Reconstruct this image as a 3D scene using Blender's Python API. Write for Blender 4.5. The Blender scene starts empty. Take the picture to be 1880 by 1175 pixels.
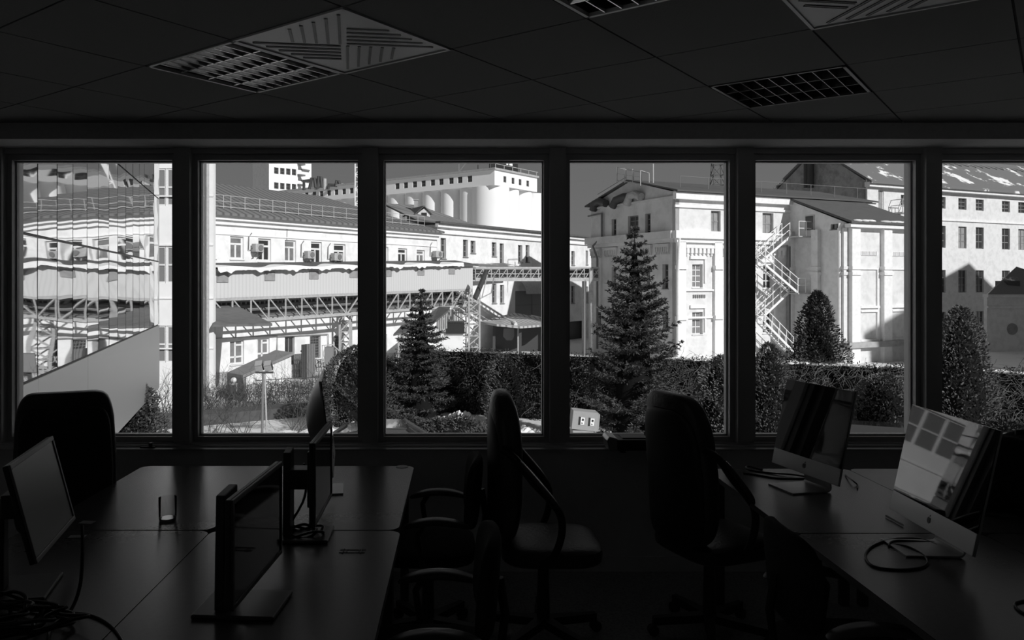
import bpy, math, random
from mathutils import Vector, Matrix
from math import pi, sin, cos, radians, hypot, atan2

C = bpy.context.scene.collection
S = bpy.context.scene
F, CX, HY, EYE = 1450.0, 844.0, 518.0, 1.79      # focal length in px, vanishing point, eye height (m)
W, H = 1880, 1175
GZ = EYE - 5.09                                   # level of the yard outside, one floor down

# ---------------------------------------------------------------- camera
cam = bpy.data.cameras.new('camera')
cam_o = bpy.data.objects.new('camera', cam)
C.objects.link(cam_o)
cam_o.location = (0, 0, EYE)
cam_o.rotation_euler = (pi/2, 0, 0)
cam.sensor_width = 36
cam.lens = F*36/W
cam.shift_x = (W/2-CX)/W
cam.shift_y = -(H/2-HY)/W
cam.clip_start = .05
cam.clip_end = 2000
S.camera = cam_o

# ---------------------------------------------------------------- sky
world = bpy.data.worlds.new('sky')
S.world = world
world.use_nodes = True
nt = world.node_tree
nt.nodes.clear()
wo = nt.nodes.new('ShaderNodeOutputWorld')
bg = nt.nodes.new('ShaderNodeBackground')
tc = nt.nodes.new('ShaderNodeTexCoord')
sx = nt.nodes.new('ShaderNodeSeparateXYZ')
cr = nt.nodes.new('ShaderNodeValToRGB')
nt.links.new(tc.outputs['Generated'], sx.inputs[0])
nt.links.new(sx.outputs['Z'], cr.inputs['Fac'])
nt.links.new(cr.outputs['Color'], bg.inputs['Color'])
nt.links.new(bg.outputs[0], wo.inputs['Surface'])
cr.color_ramp.elements[0].position = 0.0
cr.color_ramp.elements[0].color = (.155, .155, .155, 1)
cr.color_ramp.elements[1].position = .25
cr.color_ramp.elements[1].color = (.115, .115, .115, 1)
bg.inputs['Strength'].default_value = 1.15

# ---------------------------------------------------------------- sun
sun = bpy.data.lights.new('sun', 'SUN')
sun_o = bpy.data.objects.new('sun', sun)
C.objects.link(sun_o)
SUNDIR = Vector((.57, -.67, .50)).normalized()
sun_o.rotation_euler = SUNDIR.to_track_quat('Z', 'Y').to_euler()
sun_o.location = (30, -30, 30)
sun.energy = 4.3
sun.angle = radians(.6)

S.view_settings.view_transform = 'Standard'
S.view_settings.look = 'None'
S.view_settings.exposure = 0.0
S.view_settings.gamma = 1
S.view_settings.use_curve_mapping = False
try:
    S.cycles.transparent_max_bounces = 24
    S.cycles.max_bounces = 10
    S.cycles.diffuse_bounces = 6
    S.cycles.sample_clamp_indirect = 4
except Exception:
    pass

# ---------------------------------------------------------------- helpers
WM, KIDS = {}, {}

def wm(o):
    return WM.get(o.name, Matrix.Identity(4))

def P(px, py, Y):
    return Vector(((px-CX)/F*Y, Y, EYE-(py-HY)/F*Y))

def G(px, py, z):
    """the point at height z seen at px, py"""
    Y = (EYE-z)*F/(py-HY)
    return Vector(((px-CX)/F*Y, Y, z))

def tag(o, label=None, cat=None, group=None, kind=None):
    if label: o['label'] = label
    if cat: o['category'] = cat
    if group: o['group'] = group
    if kind: o['kind'] = kind
    return o

def thing(name, label, cat, loc=(0, 0, 0), rz=0, group=None):
    o = bpy.data.objects.new(name, None)
    o.empty_display_size = .1
    C.objects.link(o)
    o.location = loc
    o.rotation_euler = (0, 0, rz)
    WM[o.name] = Matrix.Translation(Vector(loc)) @ Matrix.Rotation(rz, 4, 'Z')
    KIDS[o.name] = []
    return tag(o, label, cat, group)

class MB:
    def __init__(s, smooth=False):
        s.v = []; s.f = []; s.smooth = smooth
    def add(s, vs, fs, M=None):
        n = len(s.v)
        if M is not None: vs = [M @ Vector(v) for v in vs]
        s.v.extend([tuple(v) for v in vs])
        s.f.extend([tuple(i+n for i in f) for f in fs])
        return s
    BF = [(0, 3, 2, 1), (4, 5, 6, 7), (0, 1, 5, 4), (1, 2, 6, 5), (2, 3, 7, 6), (3, 0, 4, 7)]
    def box(s, x0, x1, y0, y1, z0, z1, M=None):
        return s.add([(x0, y0, z0), (x1, y0, z0), (x1, y1, z0), (x0, y1, z0), (x0, y0, z1), (x1, y0, z1), (x1, y1, z1), (x0, y1, z1)], MB.BF, M)
    def cbox(s, c, sz, M=None):
        return s.box(c[0]-sz[0]/2, c[0]+sz[0]/2, c[1]-sz[1]/2, c[1]+sz[1]/2, c[2]-sz[2]/2, c[2]+sz[2]/2, M)
    def prism(s, pts, off, M=None):
        n = len(pts); off = Vector(off)
        vs = [Vector(p) for p in pts]+[Vector(p)+off for p in pts]
        fs = [tuple(range(n))[::-1], tuple(range(n, 2*n))]+[(i, (i+1) % n, (i+1) % n+n, i+n) for i in range(n)]
        return s.add(vs, fs, M)
    def bar(s, a, b, w, h=None, up=(0, 0, 1)):
        a = Vector(a); b = Vector(b); h = h or w
        d = (b-a).normalized(); u = Vector(up)
        if abs(d.dot(u)) > .98: u = Vector((0, 1, 0))
        r = d.cross(u).normalized()*w/2; u = r.cross(d).normalized()*h/2
        vs = [a-r-u, a+r-u, a+r+u, a-r+u, b-r-u, b+r-u, b+r+u, b-r+u]
        return s.add(vs, MB.BF)
    def tube(s, pts, r, n=8, closed=False, cap=True):
        pts = [Vector(p) for p in pts]; N = len(pts)
        rs = r if isinstance(r, (list, tuple)) else [r]*N
        base = len(s.v); pr = None
        for i, p in enumerate(pts):
            a = pts[i-1] if (i > 0 or closed) else p
            b = pts[(i+1) % N] if (i < N-1 or closed) else p
            d = (b-a).normalized()
            if pr is None:
                u = Vector((0, 0, 1)) if abs(d.z) < .9 else Vector((1, 0, 0))
                x = d.cross(u).normalized()
            else:
                x = (pr-d*pr.dot(d))
                x = x.normalized() if x.length > 1e-6 else d.orthogonal().normalized()
            pr = x; y = d.cross(x)
            for k in range(n):
                t = 2*pi*k/n
                s.v.append(tuple(p+(x*cos(t)+y*sin(t))*rs[i]))
        M_ = N if closed else N-1
        for i in range(M_):
            j = (i+1) % N
            for k in range(n):
                l = (k+1) % n
                s.f.append((base+i*n+k, base+i*n+l, base+j*n+l, base+j*n+k))
        if cap and not closed:
            s.f.append(tuple(base+k for k in range(n))[::-1])
            s.f.append(tuple(base+(N-1)*n+k for k in range(n)))
        return s
    def cyl(s, c, r, z0, z1, n=16, r2=None):
        return s.tube([(c[0], c[1], z0), (c[0], c[1], z1)], [r, r2 if r2 is not None else r], n)
    def lathe(s, prof, c=(0, 0, 0), n=24, M=None):
        vs = []; fs = []; m = len(prof)
        for r, z in prof:
            for k in range(n):
                t = 2*pi*k/n
                vs.append((c[0]+r*cos(t), c[1]+r*sin(t), c[2]+z))
        for i in range(m-1):
            for k in range(n):
                l = (k+1) % n
                fs.append((i*n+k, i*n+l, (i+1)*n+l, (i+1)*n+k))
        return s.add(vs, fs, M)
    def ell(s, c, rad, e=1.0, n=20, m=12, fn=None, M=None):
        """superellipsoid, e<1 is boxier"""
        vs = []; fs = []
        sg = lambda x: math.copysign(abs(x)**e, x)
        for i in range(m+1):
            ph = -pi/2+pi*i/m
            for k in range(n):
                t = 2*pi*k/n
                q = (sg(cos(ph))*sg(cos(t))*rad[0], sg(cos(ph))*sg(sin(t))*rad[1], sg(sin(ph))*rad[2])
                if fn: q = fn(q)
                vs.append((q[0]+c[0], q[1]+c[1], q[2]+c[2]))
        for i in range(m):
            for k in range(n):
                l = (k+1) % n
                fs.append((i*n+k, i*n+l, (i+1)*n+l, (i+1)*n+k))
        return s.add(vs, fs, M)
    def build(s, name, mat, parent=None, smooth=None, bevel=0, local=False):
        me = bpy.data.meshes.new(name)
        vs = s.v
        o = bpy.data.objects.new(name, me)
        if parent is None:
            xs = [v[0] for v in vs]; ys = [v[1] for v in vs]; zs = [v[2] for v in vs]
            c = ((min(xs)+max(xs))/2, (min(ys)+max(ys))/2, min(zs))
            vs = [(v[0]-c[0], v[1]-c[1], v[2]-c[2]) for v in vs]
            o.location = c
            WM[o.name] = Matrix.Translation(c)
        else:
            WM[o.name] = wm(parent)
            if not local:
                inv = wm(parent).inverted()
                vs = [tuple(inv @ Vector(v)) for v in vs]
        me.from_pydata(vs, [], s.f)
        me.update()
        if (s.smooth if smooth is None else smooth):
            me.polygons.foreach_set('use_smooth', [True]*len(me.polygons))
            try: me.set_sharp_from_angle(angle=radians(40))
            except Exception: pass
        if mat is not None: me.materials.append(mat)
        C.objects.link(o)
        KIDS[o.name] = []
        if parent is not None:
            o.parent = parent
            KIDS[parent.name].append(o)
        if bevel:
            b = o.modifiers.new('bevel', 'BEVEL'); b.width = bevel; b.segments = 2; b.limit_method = 'ANGLE'
        return o

def dup(o, loc=None, rz=None, parent=None, label=None, scale=None):
    c = o.copy(); C.objects.link(c)
    KIDS[c.name] = []
    if parent is not None:
        c.parent = parent; KIDS[parent.name].append(c)
    if loc is not None: c.location = loc
    if rz is not None: c.rotation_euler = (0, 0, rz)
    if scale is not None: c.scale = scale
    if label: c['label'] = label
    for k in list(KIDS[o.name]): dup(k, parent=c)
    return c

# ---------------------------------------------------------------- materials (all grey: the photograph is black and white)
MATS = {}
def mat(name, g, rough=.6, metal=0., spec=.5, noise=0., nscale=5., bump=0., bscale=40., g2=None, wave=None, coat=0):
    if name in MATS: return MATS[name]
    m = bpy.data.materials.new(name); m.use_nodes = True
    n = m.node_tree; b = n.nodes['Principled BSDF']
    b.inputs['Base Color'].default_value = (g, g, g, 1)
    b.inputs['Roughness'].default_value = rough
    b.inputs['Metallic'].default_value = metal
    b.inputs['Specular IOR Level'].default_value = spec
    if coat: b.inputs['Coat Weight'].default_value = coat
    co = n.nodes.new('ShaderNodeTexCoord')
    if noise or g2 is not None:
        t = n.nodes.new('ShaderNodeTexNoise'); t.inputs['Scale'].default_value = nscale
        t.inputs['Detail'].default_value = 6; t.inputs['Roughness'].default_value = .65
        n.links.new(co.outputs['Object'], t.inputs['Vector'])
        r = n.nodes.new('ShaderNodeValToRGB')
        lo = g2 if g2 is not None else max(0, g*(1-noise))
        r.color_ramp.elements[0].color = (lo, lo, lo, 1); r.color_ramp.elements[1].color = (g, g, g, 1)
        r.color_ramp.elements[0].position = .36; r.color_ramp.elements[1].position = .56
        n.links.new(t.outputs['Fac'], r.inputs['Fac'])
        n.links.new(r.outputs['Color'], b.inputs['Base Color'])
    if bump:
        t2 = n.nodes.new('ShaderNodeTexNoise'); t2.inputs['Scale'].default_value = bscale
        t2.inputs['Detail'].default_value = 4
        n.links.new(co.outputs['Object'], t2.inputs['Vector'])
        bp = n.nodes.new('ShaderNodeBump'); bp.inputs['Strength'].default_value = bump
        bp.inputs['Distance'].default_value = .02
        n.links.new(t2.outputs['Fac'], bp.inputs['Height'])
        n.links.new(bp.outputs['Normal'], b.inputs['Normal'])
    MATS[name] = m
    return m

def snow_roof(name, g, snow, level):
    """grey sheet roof with patches of lying snow"""
    m = mat(name, g, .8, g2=None)
    n = m.node_tree; b = n.nodes['Principled BSDF']
    co = n.nodes.new('ShaderNodeTexCoord'); t = n.nodes.new('ShaderNodeTexNoise')
    t.inputs['Scale'].default_value = .35; t.inputs['Detail'].default_value = 8; t.inputs['Roughness'].default_value = .7
    n.links.new(co.outputs['Object'], t.inputs['Vector'])
    r = n.nodes.new('ShaderNodeValToRGB')
    r.color_ramp.elements[0].position = level; r.color_ramp.elements[0].color = (g, g, g, 1)
    r.color_ramp.elements[1].position = level+.03; r.color_ramp.elements[1].color = (snow, snow, snow, 1)
    n.links.new(t.outputs['Fac'], r.inputs['Fac']); n.links.new(r.outputs['Color'], b.inputs['Base Color'])
    return m

def ribbed(name, g, g2, scale, axis=(1, 0, 0), rough=.7, spec=.3):
    """profiled sheet: stripes across 'axis' in object space"""
    m = mat(name, g, rough, spec=spec)
    n = m.node_tree; b = n.nodes['Principled BSDF']
    co = n.nodes.new('ShaderNodeTexCoord'); mp = n.nodes.new('ShaderNodeVectorMath'); mp.operation = 'DOT_PRODUCT'
    mp.inputs[1].default_value = Vector(axis).normalized()
    n.links.new(co.outputs['Object'], mp.inputs[0])
    mu = n.nodes.new('ShaderNodeMath'); mu.operation = 'MULTIPLY'; mu.inputs[1].default_value = scale
    n.links.new(mp.outputs['Value'], mu.inputs[0])
    si = n.nodes.new('ShaderNodeMath'); si.operation = 'SINE'; n.links.new(mu.outputs[0], si.inputs[0])
    mr = n.nodes.new('ShaderNodeMapRange'); mr.inputs['From Min'].default_value = -1
    n.links.new(si.outputs[0], mr.inputs['Value'])
    r = n.nodes.new('ShaderNodeValToRGB')
    r.color_ramp.elements[0].color = (g2, g2, g2, 1); r.color_ramp.elements[1].color = (g, g, g, 1)
    r.color_ramp.elements[0].position = .0; r.color_ramp.elements[1].position = .45
    n.links.new(mr.outputs[0], r.inputs['Fac']); n.links.new(r.outputs['Color'], b.inputs['Base Color'])
    return m

def glass(name, tint, refl):
    m = bpy.data.materials.new(name); m.use_nodes = True
    n = m.node_tree; n.nodes.clear()
    o = n.nodes.new('ShaderNodeOutputMaterial'); t = n.nodes.new('ShaderNodeBsdfTransparent')
    g = n.nodes.new('ShaderNodeBsdfGlossy'); x = n.nodes.new('ShaderNodeMixShader'); fr = n.nodes.new('ShaderNodeFresnel')
    fr.inputs['IOR'].default_value = refl
    t.inputs['Color'].default_value = (tint, tint, tint, 1)
    g.inputs['Roughness'].default_value = .01
    n.links.new(fr.outputs[0], x.inputs[0]); n.links.new(t.outputs[0], x.inputs[1]); n.links.new(g.outputs[0], x.inputs[2])
    n.links.new(x.outputs[0], o.inputs['Surface'])
    MATS[name] = m
    return m

M_ceil = mat('ceiling_tile', .24, .95, spec=.1, bump=.2, bscale=120)
M_gap = mat('ceiling_gap', .03, .9)
M_beam = mat('beam_paint', .66, .9, spec=.1, noise=.08, nscale=30)
M_wall = mat('wall_paint', .7, .9, spec=.1, noise=.1, nscale=3)
M_floor = mat('carpet', .4, 1, spec=.02, noise=.4, nscale=90)
M_frame = mat('window_aluminium', .43, .35, spec=.8)
M_sill = mat('sill_aluminium', .62, .28, metal=.85)
M_desk = mat('desk_laminate', .085, .27, spec=.5, noise=.06, nscale=60)
M_edge = mat('desk_edge', .16, .4, spec=.5)
M_deskleg = mat('desk_steel', .07, .5)
M_black = mat('black_plastic', .028, .45, spec=.4)
M_dark = mat('dark_plastic', .045, .4, spec=.5)
M_screen = mat('screen_gloss', .006, .06, spec=.9)
M_imac = mat('computer_glass', .006, .02, spec=1.0)
M_matte = mat('screen_matte', .03, .30, spec=.9)
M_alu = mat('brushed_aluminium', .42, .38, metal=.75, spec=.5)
M_alud = mat('dark_silver_plastic', .12, .4, metal=.4)  # even dark grey, partly metallic
M_leather = mat('black_leather', .04, .38, spec=.6, bump=.15, bscale=60)
M_fabric = mat('black_fabric', .032, .9, spec=.1)
M_armpad = mat('arm_pad', .07, .4, spec=.6)
M_cable = mat('cable_rubber', .012, .45, spec=.4)
M_paper = mat('pale_paper', .30, .8, spec=.1)
M_vent = mat('vent_panel', .62, .4, spec=.5)
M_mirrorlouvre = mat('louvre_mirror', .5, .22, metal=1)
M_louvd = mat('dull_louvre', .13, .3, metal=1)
M_white = mat('white_render', .84, .9, spec=.1, noise=.07, nscale=.9)
M_white2 = mat('old_white_plaster', .8, .95, spec=.1, noise=.17, nscale=1.3)
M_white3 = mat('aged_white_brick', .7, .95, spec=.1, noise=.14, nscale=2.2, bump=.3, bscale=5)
M_trimw = mat('white_trim', .8, .9, spec=.1, noise=.1, nscale=4)
M_concrete = mat('silo_concrete', .82, .9, spec=.1, noise=.04, nscale=.1)
M_greywall = mat('grey_render_and_shade', .34, .95, spec=.1, noise=.1, nscale=1.2)  # also carries the shade of the mill tower's side
M_plinth = mat('plinth_cement', .4, .95, spec=.1, noise=.2, nscale=2)
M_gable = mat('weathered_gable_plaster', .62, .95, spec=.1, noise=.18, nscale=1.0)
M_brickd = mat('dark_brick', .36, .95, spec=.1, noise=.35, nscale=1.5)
M_winfr = mat('window_paint', .7, .6)
M_wingrey = mat('grey_window_paint', .2, .6)
M_pane = mat('window_pane', .04, .12, spec=.8)
M_board = mat('window_boarding', .3, .9, spec=.1, noise=.2, nscale=3)
M_curtain = mat('curtained_pane', .2, .3, spec=.6, noise=.3, nscale=2.5)
M_roofd = mat('dark_roof_sheet', .11, .85, spec=.2, noise=.2, nscale=3)
M_rooftile = ribbed('corrugated_roof', .17, .08, 14, (.59, .81, 0))
M_roofstripe = ribbed('seamed_roof', .22, .14, 9, (.6, .8, 0))
M_roofm = mat('grey_bitumen_roof', .11, .9, spec=.1, noise=.1, nscale=2)
M_roofsnow = snow_roof('snow_patched_roof', .15, .8, .55)
M_snow = mat('snow', .78, .85, spec=.1, noise=.12, nscale=3, bump=.5, bscale=6)
M_metalgrey = mat('painted_steel', .42, .6, noise=.2, nscale=6)
M_darksteel = mat('dark_steel', .05, .6)
M_midsteel = mat('mid_steel', .16, .6)
M_spruce = mat('spruce_needles', .085, .8, spec=.2, noise=.55, nscale=7)
M_thuja = mat('thuja_foliage', .13, .8, spec=.2, noise=.6, nscale=8)
M_juniper = mat('juniper_foliage', .09, .8, spec=.2, noise=.6, nscale=9)
M_ivy = mat('ivy_leaves', .06, .8, spec=.2, noise=.65, nscale=5)
M_twig = mat('dry_twigs', .16, .9, noise=.4, nscale=20)
M_bark = mat('bark', .05, .95, noise=.3, nscale=20)
M_inner = mat('foliage_core', .012, 1, spec=.02)  # near-black stand-in for shade deep inside foliage and behind creeper
M_mirror = mat('mirror_glazing', .74, .015, metal=1)
M_wingband = mat('wing_metal_cladding', .36, .42, metal=.35, spec=.5)
M_car = mat('car_paint', .02, .12, spec=.9, coat=.6)
M_carglass = mat('car_glass', .05, .05, spec=1)
M_globe = mat('opal_globe', .7, .3)
M_card = mat('cardboard', .33, .85, spec=.1, noise=.08, nscale=8)
G_win = glass('window_glass', .97, 1.25)
G_tumbler = glass('tumbler_glass', .9, 1.28)

def struct(mb, name, m, parent=None, **k):
    o = mb.build(name, m, parent, **k)
    if parent is None: o['kind'] = 'structure'
    return o

# ================================================================ THE ROOM
RX0, RX1, RY0 = -4.25, 5.2, -2.6
ZC = EYE+.945
struct(MB().box(RX0-.2, RX1+.2, RY0-.2, 5.0, -.25, 0), 'floor', M_floor)

# window band: mullion centres every 1.184 m
CEN = [.618+1.184*k for k in range(-4, 4)]        # -4.118 ... 4.17
GB, GT = .805, 2.567                              # glass bottom and top
m = MB()
m.box(RX0-.2, RX1+.2, 4.90, 5.25, GZ, .745)       # wall under the windows, on down to the yard
m.box(RX0-.2, CEN[0]-.0, 4.93, 5.25, .745, 2.66)
m.box(CEN[-1]+.9, RX1+.2, 4.93, 5.25, .745, 2.66)
m.box(RX0-.2, RX1+.2, 5.0, 5.25, 2.66, 3.3)
struct(m, 'wall_front', M_wall)
m = MB()                                           # left wall, with an unseen window added behind the camera for fill light
m.box(RX0-.2, RX0, RY0, -2.2, GZ, 3.3); m.box(RX0-.2, RX0, .8, 4.9, GZ, 3.3)
m.box(RX0-.2, RX0, -2.2, .8, GZ, .8); m.box(RX0-.2, RX0, -2.2, .8, 2.567, 3.3)
struct(m, 'wall_left', M_wall)
m = MB()
for (a, b) in ((-2.2, -2.12), (-.74, -.66), (.72, .8)): m.box(RX0-.15, RX0-.05, a, b, .8, 2.567)
m.box(RX0-.15, RX0-.05, -2.12, .72, .8, .88); m.box(RX0-.15, RX0-.05, -2.12, .72, 2.487, 2.567)
w = struct(m, 'window_9', M_frame)  # added opening that lets extra daylight into the room
MB().box(RX0-.105, RX0-.099, -2.12, .72, .88, 2.487).build('pane', G_win, w)
struct(MB().box(RX1, RX1+.2, RY0, 4.9, GZ, 3.3), 'wall_right', M_wall)
struct(MB().box(RX0-.2, RX1+.2, RY0-.2, RY0, GZ, 3.3), 'wall_back', M_wall)
struct(MB().box(RX0, RX1, 4.68, 5.0, 2.638, 3.05), 'trim_1', M_beam)      # bulkhead beam above the windows
m = MB()                                           # stepped sill
m.box(RX0, RX1, 4.985, 5.03, .745, .7758)
m.box(RX0, RX1, 4.95, 4.985, .745, .768)
m.box(RX0, RX1, 4.885, 4.95, .745, .7565)
struct(m, 'trim_2', M_sill)
struct(MB().box(RX0, RX1, 5.0, 5.12, 2.605, 2.638), 'trim_3', M_frame)
struct(MB().box(RX0, RX1, 4.885, 4.9, 0, .09), 'baseboard_front', M_wall)

for i in range(len(CEN)):
    c = CEN[i]
    struct(MB().box(c-.05, c+.05, 4.97, 5.22, .7758, 2.638), 'trim_%d' % (4+i), M_frame)
ends = CEN+[CEN[-1]+.9]
for i in range(len(ends)-1):
    a, b = ends[i], ends[i+1]
    if i == len(ends)-2: b += .05
    m = MB()
    m.box(a+.05, a+.082, 5.03, 5.12, .7758, 2.605)
    m.box(b-.082, b-.05, 5.03, 5.12, .7758, 2.605)
    m.box(a+.082, b-.082, 5.03, 5.12, GT, 2.605)
    m.box(a+.082, b-.082, 5.03, 5.12, .7758, GB)
    for (p, q, r_, t) in ((a+.082, a+.09, GB, GT), (b-.09, b-.082, GB, GT)):
        m.box(p, q, 5.075, 5.12, r_, t)
    m.box(a+.09, b-.09, 5.075, 5.12, GB, GB+.009)
    m.box(a+.09, b-.09, 5.075, 5.12, GT-.009, GT)
    w = struct(m, 'window_%d' % (i+1), M_frame)
    MB().box(a+.088, b-.088, 5.095, 5.101, GB+.005, GT-.005).build('pane', G_win, w)
# small window latch on the sill
t = thing('window_latch', 'small dark window latch lying on the sill left of the leftmost dark mullion', 'latch', (-1.93, 4.93, .768))
MB().box(-1.99, -1.90, 4.915, 4.94, .7565, .765).build('plate', M_dark, t)
MB().cyl((-1.93, 4.93), .012, .765, .788, 12).build('knob', M_dark, t, smooth=True)

# ---- ceiling: a turned grid of square tiles, with the lamp and vent fields left open
GA = radians(-37.2); TS = .612
U = Vector((cos(GA), sin(GA), 0))*TS
V = Vector((-sin(GA), cos(GA), 0))*TS
O0 = Vector((.455, 2.83, ZC))
def cell(i, j, z=0): return O0+U*i+V*j+Vector((0, 0, z))
OPEN = {(-2, -1): 'vent', (-3, -1): 'lamp', (0, 2): 'lamp2', (-1, -1): None, (0, 0): None, (1, 0): 'vent2', (-1, -1): None, (-1, 0): None}
OPEN[(0, -1)] = 'lamp3'
OPEN = {k: v for k, v in OPEN.items() if v}
m = MB()
for i in range(-16, 18):
    for j in range(-16, 14):
        c = cell(i+.5, j+.5)
        if c.x < RX0-.5 or c.x > RX1+.5 or c.y < RY0-.5 or c.y > 5.1: continue
        if (i, j) in OPEN: continue
        g = .007
        pts = [cell(i, j)+U*g+V*g, cell(i+1, j)-U*g+V*g, cell(i+1, j+1)-U*g-V*g, cell(i, j+1)+U*g-V*g]
        m.prism(pts, (0, 0, .015))
struct(m, 'ceiling', M_ceil)
m = MB().box(RX0-.2, RX1+.2, RY0-.2, 5.25, 3.15, 3.4)
struct(m, 'roof_slab', M_gap)
m = MB()
def clipbar(p, q):                                  # T-bars between the tiles, kept inside the room
    t0, t1 = 0.0, 1.0; d = q-p
    for ax, lo, hi in ((0, RX0+.02, RX1-.02), (1, RY0+.02, 4.67)):
        if abs(d[ax]) < 1e-9: continue
        u, v = sorted(((lo-p[ax])/d[ax], (hi-p[ax])/d[ax])); t0 = max(t0, u); t1 = min(t1, v)
    if t1 > t0: m.bar(p+d*t0, p+d*t1, .014, .006)
for k in range(-20, 24):
    clipbar(cell(k, -24, .008), cell(k, 24, .008)); clipbar(cell(-24, k, .008), cell(24, k, .008))
struct(m, 'ceiling_grid', M_gap)

def lamp(ci, cj, label, nb=8, nl=3, flip=False, deep=.075):
    o = cell(ci+.5, cj+.5)
    t = thing('ceiling_light', label, 'ceiling light', o, GA, 'louvred ceiling lights')
    h = TS/2-.006
    f = MB()
    f.box(-h, h, -h, -h+.014, -.004, .01); f.box(-h, h, h-.014, h, -.004, .01)
    f.box(-h, -h+.014, -h, h, -.004, .01); f.box(h-.014, h, -h, h, -.004, .01)
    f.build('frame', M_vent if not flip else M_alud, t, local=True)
    b = MB(); b.box(-h, h, -h, h, deep+.02, deep+.03)
    for (x0, x1, y0, y1) in ((-h, h, -h, -h+.006), (-h, h, h-.006, h), (-h, -h+.006, -h, h), (h-.006, h, -h, h)):
        b.box(x0, x1, y0, y1, .01, deep+.02)
    b.build('housing', M_dark, t, local=True)
    hi = h-.014
    for k in range(1, nl+1):                       # long mirrored side reflectors
        y = -hi+2*hi*k/(nl+1)
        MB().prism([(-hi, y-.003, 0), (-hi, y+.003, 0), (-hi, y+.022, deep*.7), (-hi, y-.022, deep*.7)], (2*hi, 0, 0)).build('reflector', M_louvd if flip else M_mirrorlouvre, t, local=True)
    for k in range(1, nb+1):
        x = -hi+2*hi*k/(nb+1)
        MB().prism([(x-.002, -hi, -.002), (x+.002, -hi, -.002), (x+.011, -hi, deep*.62), (x-.011, -hi, deep*.62)], (0, 2*hi, 0)).build('louvre_blade', M_mirrorlouvre, t, local=True)
    for k in range(nl+1):
        y = -hi+2*hi*(k+.5)/(nl+1)
        MB(True).tube([(-hi+.01, y, deep), (hi-.01, y, deep)], .013, 10).build('lamp_tube', M_globe, t, local=True)
    return t
lamp(-3, -1, 'louvred ceiling light with glinting mirror blades beside the pale vent panel', 8, 3)
lamp(0, 2, 'dark louvred ceiling light standing alone on the right of the ceiling', 8, 2, True)
lamp(0, -1, 'louvred ceiling light cut off by the top edge between the two vent panels', 8, 3)

def vent(ci, cj, label):
    o = cell(ci+.5, cj+.5)
    t = thing('ceiling_vent', label, 'air vent', o, GA, 'swirl pattern ceiling vents')
    h = TS/2-.005
    # four quarters of parallel slots, each quarter turned by 90 degrees
    holes = []
    p = MB()
    q = MB(); bl = MB()
    for rot in range(4):
        R = Matrix.Rotation(rot*pi/2, 4, 'Z')
        # diagonal slot group in a triangle between the centre and two corners
        D = Matrix.Rotation(pi/4, 4, 'Z')
        R = Matrix.Diagonal((1, -1, 1, 1)) @ R
        for k in range(5):
            x = .014+.046*k
            p0 = Vector((.012, x, 0)); p1 = Vector((.355-.046*k, x, 0))
            q.box(p0.x, p1.x, x-.005, x+.006, -.0035, -.0012, R @ D)
    p.box(-h, h, -h, h, -.001, .004)
    p.build('panel', M_vent, t, local=True)
    q.build('slots', M_black, t, local=True)
    f = MB()
    f.box(-h-.004, h+.004, -h-.004, -h+.008, -.006, .006); f.box(-h-.004, h+.004, h-.008, h+.004, -.006, .006)
    f.box(-h-.004, -h+.008, -h, h, -.006, .006); f.box(h-.008, h+.004, -h, h, -.006, .006)
    f.build('frame', M_vent, t, local=True)
    b = MB()
    for rot in range(4):
        R = Matrix.Diagonal((1, -1, 1, 1)) @ Matrix.Rotation(rot*pi/2+pi/4, 4, 'Z')
        for k in range(5):
            x = .014+.046*k
            b.box(.012, .355-.046*k, x+.006, x+.008, -.005, -.001, R)
    b.build('deflector_blades', M_vent, t, local=True)
    return t
vent(-2, -1, 'pale square ceiling vent with four groups of slots, beside the glinting light')
vent(1, 0, 'pale slotted ceiling vent cut off by the top edge of the picture on the right')

# ================================================================ DESKS
def table(x0, x1, y0, y1, label, group, rr=.05, cable=None):
    c = ((x0+x1)/2, (y0+y1)/2, 0)
    t = thing('office_desk', label, 'desk', c, 0, group)
    def ring(z, ins):
        pts = []
        for (cx, cy, a0) in ((x1-rr, y1-rr, 0), (x0+rr, y1-rr, 90), (x0+rr, y0+rr, 180), (x1-rr, y0+rr, 270)):
            for k in range(6):
                a = radians(a0+18*k)
                pts.append(Vector((cx+(rr-ins)*cos(a), cy+(rr-ins)*sin(a), z)))
        return pts
    MB().prism(ring(.716, 0), (0, 0, .0225)).build('tabletop', M_desk, t)
    e = MB()
    a, b = ring(.7125, -.0012), ring(.7375, -.0012)
    n = len(a); e.add(a+b, [(i, (i+1) % n, (i+1) % n+n, i+n) for i in range(n)])
    e.build('edge_band', M_edge, t)
    for sx_ in (x0+.05, x1-.05):
        for sy_ in (y0+.07, y1-.07):
            MB().box(sx_-.022, sx_+.022, sy_-.022, sy_+.022, .0, .69).build('leg', M_deskleg, t)
    for yq in (y0+.05, y1-.09): MB().box(x0+.05, x1-.05, yq, yq+.04, .67, .716).build('underframe_bar', M_deskleg, t)
    return t
SX = -1.05
table(SX+.002, SX+.79, 3.352, 4.515, 'empty far desk of the left island, right half, nearest the windows', 'desks of the left island')
table(SX-.76, SX-.002, 3.352, 4.515, 'far desk of the left island, left half, with the tumbler on it', 'desks of the left island')
table(SX+.002, SX+.80, 2.165, 3.340, 'near desk of the left island, right half, with the upright black monitor', 'desks of the left island')
table(SX-.80, SX-.002, 2.165, 3.340, 'near desk of the left island, left half, with the tangle of cables', 'desks of the left island')
DX = 1.39; DS = 2.182
table(DX, DS-.002, 3.312, 4.45, 'far desk of the right island, aisle side, with the dark computer', 'desks of the right island')
table(DX+.01, DS-.002, 2.0, 3.30, 'near desk of the right island, aisle side, under the bright computer', 'desks of the right island')
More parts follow.
